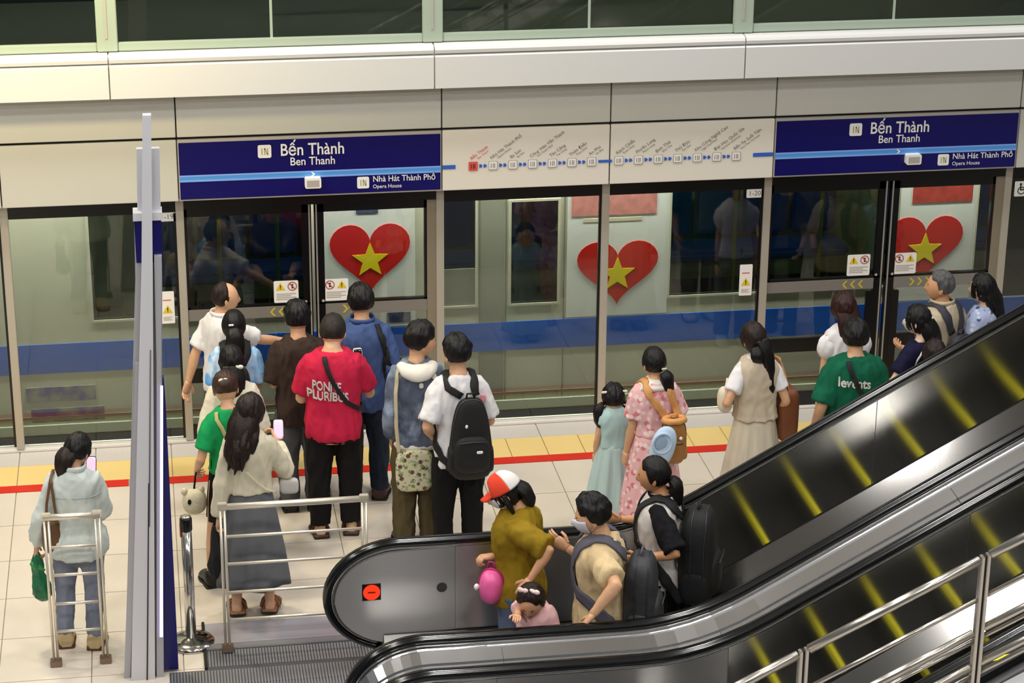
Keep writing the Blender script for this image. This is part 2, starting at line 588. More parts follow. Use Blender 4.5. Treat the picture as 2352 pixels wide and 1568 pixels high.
def route_map():
    t = empty('route_map_sign', (WD + FP, YH, ZS), 'cream route map sign with fourteen stations between the navy signs', 'sign')
    for a, b in ((WD, WD + FP), (WD + FP, WD + 2 * FP)):
        MB().box(a + 0.005, b - 0.005, YH, 0.0, ZS, ZT, 0.004).build('panel', MATS['map_white'], t)
    y = YH - 0.002
    zl = 2.282
    MB().box(WD + 0.005, 2.16, y - 0.002, y, zl - 0.016, zl + 0.016).build('route_line', MATS['deep_line'], t)
    MB().box(4.57, WD + 2 * FP - 0.005, y - 0.002, y, zl - 0.012, zl + 0.020).build('route_line', MATS['deep_line'], t)
    xs = [2.30 + 0.1583 * i for i in range(7)] + [3.47 + 0.16 * i for i in range(7)]
    for i in range(13):
        a, b = xs[i] + 0.045, xs[i + 1] - 0.045
        l = MB()
        if i == 6:
            l.box(a + 0.01, b - 0.01, y - 0.002, y, zl - 0.011, zl + 0.011).build('route_line', MATS['deep_line'], t)
            continue
        w = (b - a)
        for k in range(2):
            q = a + w * (0.06 + 0.5 * k)
            l.add([(q, y - 0.002, zl - 0.014), (q + w * 0.22, y - 0.002, zl - 0.014), (q + w * 0.40, y - 0.002, zl), (q + w * 0.22, y - 0.002, zl + 0.014), (q, y - 0.002, zl + 0.014)], [(0, 1, 2, 3, 4)])
        l.build('route_arrow', MATS['deep_line'], t)
    names = ['Bến Thành', 'Nhà Hát Thành Phố', 'Ba Son', 'Công Viên Văn Thánh', 'Tân Cảng', 'Thảo Điền', 'An Phú', 'Rạch Chiếc', 'Phước Long', 'Bình Thái', 'Thủ Đức', 'Khu Công Nghệ Cao', 'Đại Học Quốc Gia', 'Bến Xe Suối Tiên']
    lat = ['Ben Thanh', 'Opera House', 'Ba Son', 'Van Thanh Park', 'Tan Cang', 'Thao Dien', 'An Phu', 'Rach Chiec', 'Phuoc Long', 'Binh Thai', 'Thu Duc', 'High-Tech Park', 'National University', 'Suoi Tien Terminal']
    for i, x in enumerate(xs):
        m = MB(); m.prism_y(rrect(x - 0.037, x + 0.037, zl - 0.037, zl + 0.037, 0.009), y - 0.003, y)
        o = fix_normals(m.build('station_mark', MATS['print_red' if i == 0 else 'sign_grey'], t))
        if i:
            m = MB(); m.prism_y(rrect(x - 0.031, x + 0.031, zl - 0.031, zl + 0.031, 0.008), y - 0.0045, y)
            fix_normals(m.build('mark_face', MATS['sign_white'], o))
        m = MB()
        for dx in (-0.016, 0.001, 0.013): m.box(x + dx - 0.002, x + dx + 0.003, y - 0.006, y - 0.0045, zl - 0.019, zl + 0.019)
        m.build('mark_glyph', MATS['print_black' if i == 0 else 'print_grey'], o)
        k = MB()
        text_on_wall(k, names[i], x - 0.02, zl + 0.06, y - 0.002, 0.037, 0.0, 'LEFT', R(36))
        text_on_wall(k, lat[i], x + 0.035, zl + 0.06, y - 0.002, 0.024, 0.0, 'LEFT', R(36))
        k.build('station_name', MATS['print_red' if i == 0 else 'print_grey'], t)
route_map()

# ------------------------------------------------------------------ screen doors
def post(t, x, wide=0.062):
    MB().box(x - wide / 2, x + wide / 2, -0.035, 0.03, 0.028, ZS - 0.003, 0.004).build('post', MATS['aluminium'], t)

def warn_triangle(t, x, z, y, s):
    MB().add([(x - s, y - 0.001, z - s * 0.8), (x + s, y - 0.001, z - s * 0.8), (x, y - 0.001, z + s * 0.9)], [(0, 1, 2)]).build('warning_triangle', MATS['warn_yellow'], t)
    MB().box(x - s * 0.1, x + s * 0.1, y - 0.002, y - 0.001, z - s * 0.25, z + s * 0.35).box(x - s * 0.1, x + s * 0.1, y - 0.002, y - 0.001, z - s * 0.6, z - s * 0.4).build('warning_mark', MATS['print_black'], t)

def fine_print(mb, x0, x1, z0, z1, y, n):
    for i in range(n):
        z = z1 - (z1 - z0) * (i + 0.5) / n
        h = (z1 - z0) / n * 0.22
        mb.box(x0, x1 - (x1 - x0) * (0.25 if i % 2 else 0.0), y - 0.001, y, z - h, z + h)

def door_sticker(t, x, z, flip):
    w = 0.098
    s = MB()
    s.prism_y(rrect(x - w, x + w, z - 0.092, z + 0.092, 0.012), -0.012, -0.010)
    o = fix_normals(s.build('warning_sticker', MATS['sign_white'], t))
    y = -0.0125
    sg = -1 if not flip else 1
    warn_triangle(o, x + sg * 0.045, z + 0.044, y, 0.038)
    m = disc(MB(), x - sg * 0.05, z + 0.044, y - 0.001, 0.038, 20, 0.030)
    m.add([(x - sg * 0.05 - 0.026, y - 0.0012, z + 0.066), (x - sg * 0.05 - 0.020, y - 0.0012, z + 0.072), (x - sg * 0.05 + 0.026, y - 0.0012, z + 0.022), (x - sg * 0.05 + 0.020, y - 0.0012, z + 0.016)], [(0, 1, 2, 3)])
    m.build('prohibition_ring', MATS['ban_red'], o)
    MB().box(x - sg * 0.05 - 0.007, x - sg * 0.05 + 0.007, y - 0.001, y, z + 0.026, z + 0.062).build('pictogram', MATS['print_black'], o)
    p = MB()
    fine_print(p, x - w + 0.02, x + w - 0.02, z - 0.07, z - 0.01, y, 4)
    p.build('fine_print', MATS['sign_grey'], o)

def tall_sticker(t, x, z):
    s = MB()
    s.prism_y(rrect(x - 0.054, x + 0.054, z - 0.135, z + 0.135, 0.008), -0.012, -0.010)
    o = fix_normals(s.build('warning_sticker', MATS['sign_white'], t))
    y = -0.0125
    warn_triangle(o, x, z - 0.015, y, 0.040)
    MB().box(x - 0.035, x + 0.03, y - 0.001, y, z + 0.058, z + 0.066).build('red_heading', MATS['print_red'], o)
    p = MB(); fine_print(p, x - 0.036, x + 0.034, z - 0.11, z - 0.075, y, 3)
    p.build('fine_print', MATS['sign_grey'], o)

def number_tag(t, x, z, s):
    a = MB(); a.prism_y(rrect(x - 0.068, x + 0.068, z - 0.036, z + 0.036, 0.008), -0.014, -0.010)
    o = fix_normals(a.build('number_plate', MATS['sign_white'], t))
    w = MB(); text_on_wall(w, s, x, z, -0.0152, 0.058, 0.002)
    w.build('number', MATS['print_grey'], o)

def fixed_bay(x0, x1, label, sticker=None, num=None, mids=(), wheel=False):
    t = empty('screen_panel', ((x0 + x1) / 2, 0.0, 0.028), label, 'glass panel', 'fixed glass panels of the screen wall')
    post(t, x0)
    MB().box(x0 + 0.031, x1 - 0.031, -0.006, 0.006, 0.03, ZS - 0.003).build('glass_pane', MATS['door_glass'], t)
    MB().box(x0 + 0.031, x1 - 0.031, -0.012, 0.03, 1.955, ZS - 0.003).build('head_band', MATS['black_frame'], t)
    MB().box(x0 + 0.031, x1 - 0.031, -0.016, 0.03, 0.028, 0.045).build('foot_rail', MATS['sill_white'], t)
    MB().box(x1 - 0.050, x1 - 0.031, -0.014, 0.016, 0.045, 1.955).build('edge_gasket', MATS['black_frame'], t)
    if sticker: tall_sticker(t, *sticker)
    if num: number_tag(t, *num)
    return t

def door_bay(x0, x1, label):
    t = empty('screen_door', ((x0 + x1) / 2, 0.0, 0.028), label, 'sliding door', 'sliding screen doors')
    post(t, x0)
    xc = (x0 + x1) / 2 + 0.012
    MB().box(x0 + 0.031, x1 - 0.031, -0.03, 0.04, 1.985, ZS - 0.003).build('head_band', MATS['black_frame'], t)
    MB().box(x1 - 0.105, x1 - 0.031, -0.02, 0.05, 0.03, 1.985).build('jamb', mat('jamb_brown', (150, 140, 122), 0.4, 0.4), t)
    for sgn, a, b in ((-1, x0 + 0.031, xc - 0.012), (1, xc + 0.012, x1 - 0.105)):
        l = MB()
        l.box(a, b, -0.014, 0.030, 1.915, 1.985).box(a, b, -0.014, 0.030, 1.143, 1.160)
        inner = (b - 0.075, b) if sgn < 0 else (a, a + 0.075)
        outer = (a, a + 0.022) if sgn < 0 else (b - 0.022, b)
        l.box(*inner, -0.014, 0.030, 0.03, 1.985).box(*outer, -0.014, 0.030, 1.143, 1.985)
        leaf = l.build('door_leaf', MATS['black_frame'], t)
        MB().box(a, b, -0.003, 0.003, 0.05, 1.98).build('glass_pane', MATS['door_glass'], leaf)
        rl = (a, inner[0]) if sgn < 0 else (inner[1], b)
        MB().box(*rl, -0.017, 0.030, 1.047, 1.143, 0.003).build('mid_rail', MATS['mid_rail'], leaf)
        MB().box(*rl, -0.014, 0.030, 0.03, 0.15, 0.003).build('kick_rail', mat('kick_black', (24, 24, 26), 0.5), leaf)
        MB().box(*rl, -0.0155, 0.028, 0.515, 0.63, 0.003).build('push_bar', MATS['black_frame'], leaf)
        ex = inner[1] - 0.016 if sgn < 0 else inner[0] + 0.016
        MB().box(ex - 0.006, ex + 0.006, -0.022, -0.012, 0.03, 1.985).build('edge_strip', MATS['frame_silver'], leaf)
        hx = inner[0] - 0.02 if sgn < 0 else inner[1] + 0.02
        MB().box(hx - 0.035, hx + 0.035, -0.016, 0.02, 0.05, 1.02, 0.004).build('handle_recess', MATS['black_frame'], leaf)
        c = MB()
        for k in range(3):
            cx = (xc - 0.33 + 0.068 * k) if sgn < 0 else (xc + 0.20 + 0.068 * k)
            d = 0.026 * (-sgn) * -1
            tip = cx - 0.03 if sgn < 0 else cx + 0.05
            base = cx + 0.0 if sgn < 0 else cx + 0.02
            y = -0.0185
            c.add([(tip, y, 1.095), (base, y, 1.13), (base + 0.02, y, 1.13), (tip + 0.02, y, 1.095)], [(0, 1, 2, 3)])
            c.add([(tip, y, 1.095), (tip + 0.02, y, 1.095), (base + 0.02, y, 1.06), (base, y, 1.06)], [(0, 1, 2, 3)])
        c.build('chevron', mat('chevron_yellow', (196, 176, 60), 0.5), leaf)
    door_sticker(t, xc - 0.225, 1.26, False)
    door_sticker(t, xc + 0.175, 1.257, True)
    # paired lock studs
    s = MB()
    disc(s, xc - 0.07, 1.17, -0.016, 0.012, 12); disc(s, xc + 0.07, 1.17, -0.016, 0.012, 12)
    s.build('lock_stud', MATS['sign_grey'], t)
    return t

fixed_bay(-2 * FP, -FP, 'glass screen panel cut off at the very left edge of the photo')
fixed_bay(-FP, 0.0, 'glass screen panel behind the tall grey totem', (-0.128, 1.173), (-0.10, 1.925, '1-19'))
door_bay(0.0, WD, 'sliding glass screen doors where the crowd queues, one red heart seen through')
fixed_bay(WD, WD + FP, 'glass screen panel directly under the start of the route map')
fixed_bay(WD + FP, WD + 2 * FP, 'glass screen panel with plate 1-20 near its top corner', (4.596, 1.175), (4.637, 1.92, '1-20'))
door_bay(WD + 2 * FP, 2 * WD + 2 * FP, 'sliding glass screen doors behind the woman in a white puff-sleeved top')
t = fixed_bay(2 * WD + 2 * FP, 2 * WD + 3 * FP, 'dark glass screen panel at the very right edge of the photo')
a = MB(); a.prism_y(rrect(6.86, 6.99, 1.80, 1.93, 0.008), -0.014, -0.010); o = fix_normals(a.build('access_plate', MATS['sign_white'], t))
m = disc(MB(), 6.92, 1.85, -0.0155, 0.034, 20, 0.026); disc(m, 6.912, 1.905, -0.0155, 0.010, 12)
m.box(6.907, 6.917, -0.0155, -0.015, 1.855, 1.895).box(6.907, 6.945, -0.0155, -0.015, 1.852, 1.862).build('wheelchair_symbol', MATS['print_black'], o)
MB().box(2 * WD + 2 * FP + 0.03, 2 * WD + 3 * FP, 0.05, 0.08, 0.9, 1.95).build('dark_blind', MATS['black_frame'], t)  # black sheet behind the end pane

# ------------------------------------------------------------------ the train
mat('train_silver', (196, 193, 176), 0.42, 0.0, var=0.03, vscale=2)
mat('train_white', (222, 222, 222), 0.4)
mat('train_blue', (24, 92, 200), 0.4, var=0.12, vscale=2.0)
mat('train_pale', (200, 212, 200), 0.5)
mat('heart_red', (196, 26, 20), 0.45)
mat('star_yellow', (226, 206, 20), 0.45)
mat('decal_red', (176, 60, 52), 0.5, var=0.25, vscale=14)
mat('decal_rose', (204, 132, 128), 0.5, var=0.2, vscale=14)
mat('seat_blue', (34, 74, 170), 0.6)
mat('cabin_wall', (196, 208, 176), 0.6)
mat('cabin_floor', (40, 40, 36), 0.7)
mat('grab_yellow', (206, 204, 60), 0.5)
mat('grab_green', (120, 176, 140), 0.5)
glass_mat('train_glass', (205, 214, 204), 0.6, 1.45)

def heart_poly(cx, cz, w, h):
    pts = []
    for i in range(48):
        a = 2 * math.pi * i / 48
        x = 16 * math.sin(a) ** 3
        z = 13 * math.cos(a) - 5 * math.cos(2 * a) - 2 * math.cos(3 * a) - math.cos(4 * a)
        pts.append((cx + x / 32 * w, cz + (z + 2.5) / 29 * h))
    return pts
def star_poly(cx, cz, r):
    return [(cx + (r if i % 2 == 0 else r * 0.42) * math.sin(math.pi * i / 5), cz + (r if i % 2 == 0 else r * 0.42) * math.cos(math.pi * i / 5)) for i in range(10)]

def train():
    yt = 0.40
    t = empty('metro_train', (2.5, 1.6, -0.13), 'silver metro train with a blue stripe and red hearts behind the screen doors', 'train')
    xa, xb = -5.5, 9.5
    # openings in the side: (x0, x1, z0, z1)
    wins = [(-3.9, -1.9, 0.93, 1.85), (-0.72, 1.02, 0.945, 1.93), (2.13, 2.40, 0.92, 1.90), (2.70, 3.09, 0.915, 1.80), (4.05, 5.98, 0.92, 1.95), (6.72, 7.5, 0.95, 1.9)]
    b = MB()
    zs = [-0.03, 0.92, 1.95, 2.9]
    x = xa
    for (x0, x1, z0, z1) in wins:
        b.box(x, x0, yt, yt + 0.05, 0.90, 2.05)
        b.box(x0, x1, yt, yt + 0.05, 0.90, z0)
        b.box(x0, x1, yt, yt + 0.05, z1, 2.05)
        x = x1
    b.box(x, xb, yt, yt + 0.05, 0.90, 2.05)
    b.box(xa, xb, yt, yt + 0.05, 0.03, 0.90).box(xa, xb, yt, yt + 0.05, 2.05, 2.9)
    b.box(xa, xb, yt, 3.2, 2.9, 2.95).box(xa, xb, 3.15, 3.2, 0.03, 2.9)
    b.build('car_body', MATS['train_silver'], t)
    MB().box(xa, xb, yt - 0.004, yt, 0.503, 0.757).build('blue_stripe', MATS['train_blue'], t)
    MB().box(xa, xb, yt - 0.012, yt + 0.05, -0.035, 0.055, 0.004).build('side_sill', MATS['train_pale'], t)
    MB().box(xa, xb, yt - 0.006, yt, 0.10, 0.125).build('body_seam', mat('seam_brown', (112, 104, 90), 0.6), t)
    MB().box(xa, xb, yt + 0.05, 3.15, 0.03, 0.08).build('cabin_floor', MATS['cabin_floor'], t)
    for (x0, x1, z0, z1) in wins:
        MB().box(x0, x1, yt + 0.018, yt + 0.026, z0, z1).build('window_pane', MATS['train_glass'], t)
        f = MB()
        f.box(x0 - 0.02, x0, yt - 0.006, yt + 0.03, z0 - 0.02, z1 + 0.02).box(x1, x1 + 0.02, yt - 0.006, yt + 0.03, z0 - 0.02, z1 + 0.02)
        f.box(x0, x1, yt - 0.006, yt + 0.03, z0 - 0.02, z0).box(x0, x1, yt - 0.006, yt + 0.03, z1, z1 + 0.02)
        f.build('window_frame', MATS['train_silver'], t)
    MB().box(2.13, 2.40, yt + 0.004, yt + 0.014, 0.92, 1.24).build('window_blind', mat('blind_grey', (122, 124, 112), 0.6), t)
    MB().box(2.44, 2.64, yt - 0.002, yt, 0.06, 2.0).build('coupling_cover', mat('seam_grey', (146, 146, 134), 0.5), t)
    for q in (2.10, 2.43, 2.65, 3.14): MB().box(q, q + 0.012, yt - 0.003, yt, 0.06, 2.05).build('door_seam', MATS['mid_rail'], t)
    # white decal panels, hearts, stars
    for (x0, x1, hx, hz, hw, hh) in ((1.10, 1.90, 1.53, 1.365, 0.66, 0.60), (3.17, 4.03, 3.60, 1.145, 0.69, 0.56), (6.03, 6.70, 6.27, 1.235, 0.66, 0.58)):
        MB().box(x0, x1, yt - 0.003, yt, 0.77, 2.04).build('white_decal', MATS['train_white'], t)
        m = MB(); m.prism_y(heart_poly(hx, hz, hw, hh), yt - 0.007, yt - 0.003)
        h = fix_normals(m.build('heart_decal', MATS['heart_red'], t))
        m = MB(); m.prism_y(star_poly(hx, hz - 0.01, 0.155), yt - 0.010, yt - 0.007)
        fix_normals(m.build('star_decal', MATS['star_yellow'], h))
    MB().box(3.20, 3.92, yt - 0.006, yt - 0.003, 1.655, 1.84).build('rose_lettering_band', MATS['decal_rose'], t)
    MB().box(6.13, 6.66, yt - 0.006, yt - 0.003, 1.645, 1.85).build('red_lettering_band', MATS['decal_red'], t)
    MB().box(1.42, 1.60, yt - 0.006, yt - 0.003, 1.76, 1.90).build('dark_emblem_block', mat('emblem_blue', (72, 80, 118), 0.5, var=0.3, vscale=20), t)
    MB().box(3.30, 3.80, yt - 0.005, yt - 0.003, 1.60, 1.63).build('decal_underline', mat('decal_cream', (206, 196, 168), 0.5), t)
    # washed-out blue lettering on the lower side (not legible in the photo)
    sm = print_mat('smudged_blue_print', (150, 148, 140), [(92, 92, 142)], 9.0, 0.35, 0.6, 0.5, voro=False)
    MB().box(-1.30, -0.74, yt - 0.004, yt, 0.255, 0.385).box(-1.27, -0.68, yt - 0.004, yt, 0.075, 0.195).build('faded_lettering', sm, t)
    sm2 = print_mat('smudged_blue_plate', (120, 120, 130), [(60, 64, 110)], 9.0, 0.35, 0.6, 0.5, voro=False)
    MB().box(1.66, 1.86, yt - 0.004, yt, 0.80, 0.89).build('faded_plate', sm2, t)
    # saloon: bench seats along the far side, partition screens, grab rails, lamps
    ys = 2.5
    for x0 in (-3.0, -0.3, 2.3, 4.4, 6.6):
        w = 1.9
        s = MB().box(x0, x0 + w, ys, ys + 0.45, 0.46, 0.56, 0.03).build('bench_seat', MATS['seat_blue'], t)
        for k in range(4):
            MB().box(x0 + k * w / 4 + 0.02, x0 + (k + 1) * w / 4 - 0.02, ys + 0.42, ys + 0.52, 0.58, 1.08, 0.03).build('seat_back', MATS['seat_blue'], s)
        MB().box(x0 - 0.05, x0, ys, ys + 0.55, 0.3, 1.5, 0.01).build('seat_screen', MATS['cabin_wall'], t)
    for x0 in (-2.2, 0.55, 3.0, 5.2):
        MB().box(x0, x0 + 0.55, 3.10, 3.14, 1.25, 1.95, 0.02).build('far_window', MATS['train_blue'], t)
    for x0 in (-0.5, 0.35, 0.85, 4.3, 4.95, 5.75):
        MB().tube([(x0, 1.7, 0.08), (x0, 1.7, 2.85)], 0.018, 8).build('grab_pole', MATS['grab_yellow'] if int(x0 * 10) % 2 else MATS['grab_green'], t)
    for x0 in (0.0, 0.5, 4.5, 5.3):
        MB().tube([(x0, 1.2, 1.93), (x0 + 0.75, 1.2, 1.93)], 0.016, 8).build('grab_rail', MATS['grab_yellow'], t)
        for k in range(3):
            xx = x0 + 0.12 + 0.25 * k
            m = MB(); m.tube([(xx, 1.2, 1.93), (xx, 1.2, 1.75)], 0.012, 6)
            m.tube([(xx + 0.05 * math.cos(2 * math.pi * i / 12), 1.2, 1.70 + 0.05 * math.sin(2 * math.pi * i / 12)) for i in range(12)], 0.009, 6, closed=True)
            m.build('hand_strap', MATS['grab_green'], t)
    for x0 in (-1.5, 1.3, 4.6, 7.0):
        MB().box(x0, x0 + 1.6, 1.6, 1.75, 2.86, 2.895).build('saloon_lamp', mat('saloon_glow', (240, 250, 235), emit=(225, 240, 215), estr=14.0), t)
train()
# ================================================================== escalators
INC = 0.555
def rail_z(x):
    if x < 2.45: return 1.0
    if x < 3.2: return 1.0 + INC * (x - 2.45) ** 2 / 1.5
    return 1.0 + INC * 0.375 + INC * (x - 3.2)
def nose_z(x): return rail_z(x) - 1.0
XEND = 8.2
def path_xs(x0, x1):
    xs = [x0]
    for q in [2.0, 2.45] + [2.45 + 0.125 * i for i in range(1, 7)] + [4.0, 5.0, 6.0, 7.0]:
        if x0 + 0.02 < q < x1 - 0.02: xs.append(q)
    return xs + [x1]
def rail_path(inset=0.0):
    """handrail centre line: out of the newel foot, round the nose, along and up"""
    cx, cz, rx, rz = 1.24, 0.615, 0.47 - inset, 0.375 - inset
    pts = []
    for i in range(25):
        a = R(-105 - 165 * i / 24)          # from lower right, leftwards, up to the top
        pts.append((cx + rx * math.cos(a), cz + rz * math.sin(a) + 0.0))
    for x in path_xs(1.4, XEND)[0:]:
        pts.append((x, rail_z(x) - 0.012 - inset))
    return pts
mat('step_black', (56, 56, 55), 0.4, 0.4)
mat('step_yellow', (244, 232, 40), 0.45)
mat('landing_steel', (150, 150, 154), 0.32, 0.9)
mat('gap_black', (4, 4, 5), 0.7)
brushed('brushed_flat', (186, 184, 182), 0.28, 1.0, (0, 0, 1))
brushed('brushed_incline', (184, 184, 180), 0.145, 1.0, (-math.sin(math.atan(INC)), 0, math.cos(math.atan(INC))))
mat('deck_steel', (206, 205, 208), 0.17, 1.0)
mat('skirt_steel', (134, 132, 130), 0.12, 1.0)
mat('trim_steel', (210, 208, 204), 0.14, 1.0)

def handrail(t, y):
    pts = [(x, y, z) for x, z in rail_path()]
    m = MB()
    rs = []
    n = len(pts)
    prof = [(0.040, -0.012), (0.043, 0.0), (0.036, 0.012), (0.018, 0.019), (-0.018, 0.019), (-0.036, 0.012), (-0.043, 0.0), (-0.040, -0.012), (-0.02, -0.014), (0.02, -0.014)]
    for i in range(n):
        p = Vector(pts[i]); tg = Vector(pts[min(i + 1, n - 1)]) - Vector(pts[max(i - 1, 0)])
        tg.normalize()
        nz = Vector((-tg.z, 0, tg.x))          # outward normal in the xz plane
        rs.append([p + Vector((0, a, 0)) + nz * (b * 1.35) for a, b in prof])
    m.rings(rs)
    return fix_normals(m.build('handrail', MATS['rubber_black'], t))
def rail_track(t, y):
    """bright metal track under the rubber"""
    m = MB()
    pts = [(x, y, z) for x, z in rail_path(0.032)]
    m.tube(pts, 0.034, 8, 0.5, up=(0, 1, 0))
    return m.build('handrail_track', MATS['trim_steel'], t)

def side_poly(x0, x1, bottom, drop=0.045):
    """side panel outline between x0 and x1, under the rail"""
    xs = path_xs(x0, x1)
    top = [(x, rail_z(x) - drop) for x in xs]
    bot = [(x, nose_z(x) + bottom) for x in reversed(xs)]
    return top + bot
def newel_poly(x1, bottom, inset=0.05):
    pts = [(x, z) for x, z in rail_path(inset) if x < x1 and not (z > 0.8 and x > 1.30)]
    pts = [(x, max(z, bottom)) if x > 1.15 else (x, z) for x, z in pts]
    return pts + [(x1, 1.0 - 0.045), (x1, bottom)]

def inner_face(t, y, sy, joints):
    """vertical steel panels facing the steps; sy = -1 faces the camera"""
    d = 0.006
    m = MB(); m.prism_y(newel_poly(joints[0], 0.362), y, y + sy * d)
    fix_normals(m.build('newel_panel', MATS['brushed_flat'], t))
    for a, b in zip(joints[:-1], joints[1:]):
        m = MB(); m.prism_y(side_poly(a + 0.0025, b - 0.0025, 0.362), y, y + sy * d)
        fix_normals(m.build('balustrade_panel', MATS['brushed_flat'] if b < 3.0 else MATS['brushed_incline'], t))
    # dark shadow gap then sloping skirt deck
    xs = path_xs(1.13, XEND)
    for (ya, za, yb, zb, mm, nm) in ((y, 0.352, y + sy * 0.012, 0.362, 'gap_black', 'panel_gap'), (y + sy * 0.012, 0.352, y + sy * 0.135, 0.20, 'skirt_steel', 'inner_deck'), (y + sy * 0.135, 0.20, y + sy * 0.140, -0.05, 'skirt_steel', 'skirt_guard')):
        m = MB(); v = []
        for x in xs: v += [(x, ya, nose_z(x) + za), (x, yb, nose_z(x) + zb)]
        m.add(v, [(2 * i, 2 * i + 1, 2 * i + 3, 2 * i + 2) for i in range(len(xs) - 1)])
        m.build(nm, MATS[mm], t)

def steps(t, ya, yb):
    """moving steps with yellow edges between the skirts (ya < yb)"""
    m = MB().box(1.15, 2.74, ya, yb, -0.03, 0.004).build('comb_plate', MATS['landing_steel'], t)
    pitch = 0.35
    x = 2.74
    k = 0
    while x < XEND - 0.4:
        z = max(0.0, nose_z(x + pitch * 0.55) - 0.04)
        z = round(z / 0.01) * 0.01
        zprev = max(0.0, nose_z(x - pitch * 0.45) - 0.04)
        s = MB().box(x, x + pitch, ya, yb, zprev - 0.12, z)
        st = s.build('step', MATS['step_black'] if k > 1 else MATS['landing_steel'], t)
        # cleats
        c = MB()
        n = 14
        for i in range(n):
            yy = ya + (yb - ya) * (i + 0.5) / n
            c.box(x + 0.03, x + pitch, yy - 0.012, yy + 0.012, z, z + 0.006)
        c.build('step_cleats', MATS['step_black'] if k > 1 else MATS['landing_steel'], st)
        e = MB().box(x - 0.002, x + 0.028, ya, yb, z - 0.004, z + 0.009).box(x - 0.004, x + 0.0, ya, yb, z - 0.03, z + 0.009)
        if k > 1: e.build('yellow_edge', MATS['step_yellow'], st)
        x += pitch; k += 1

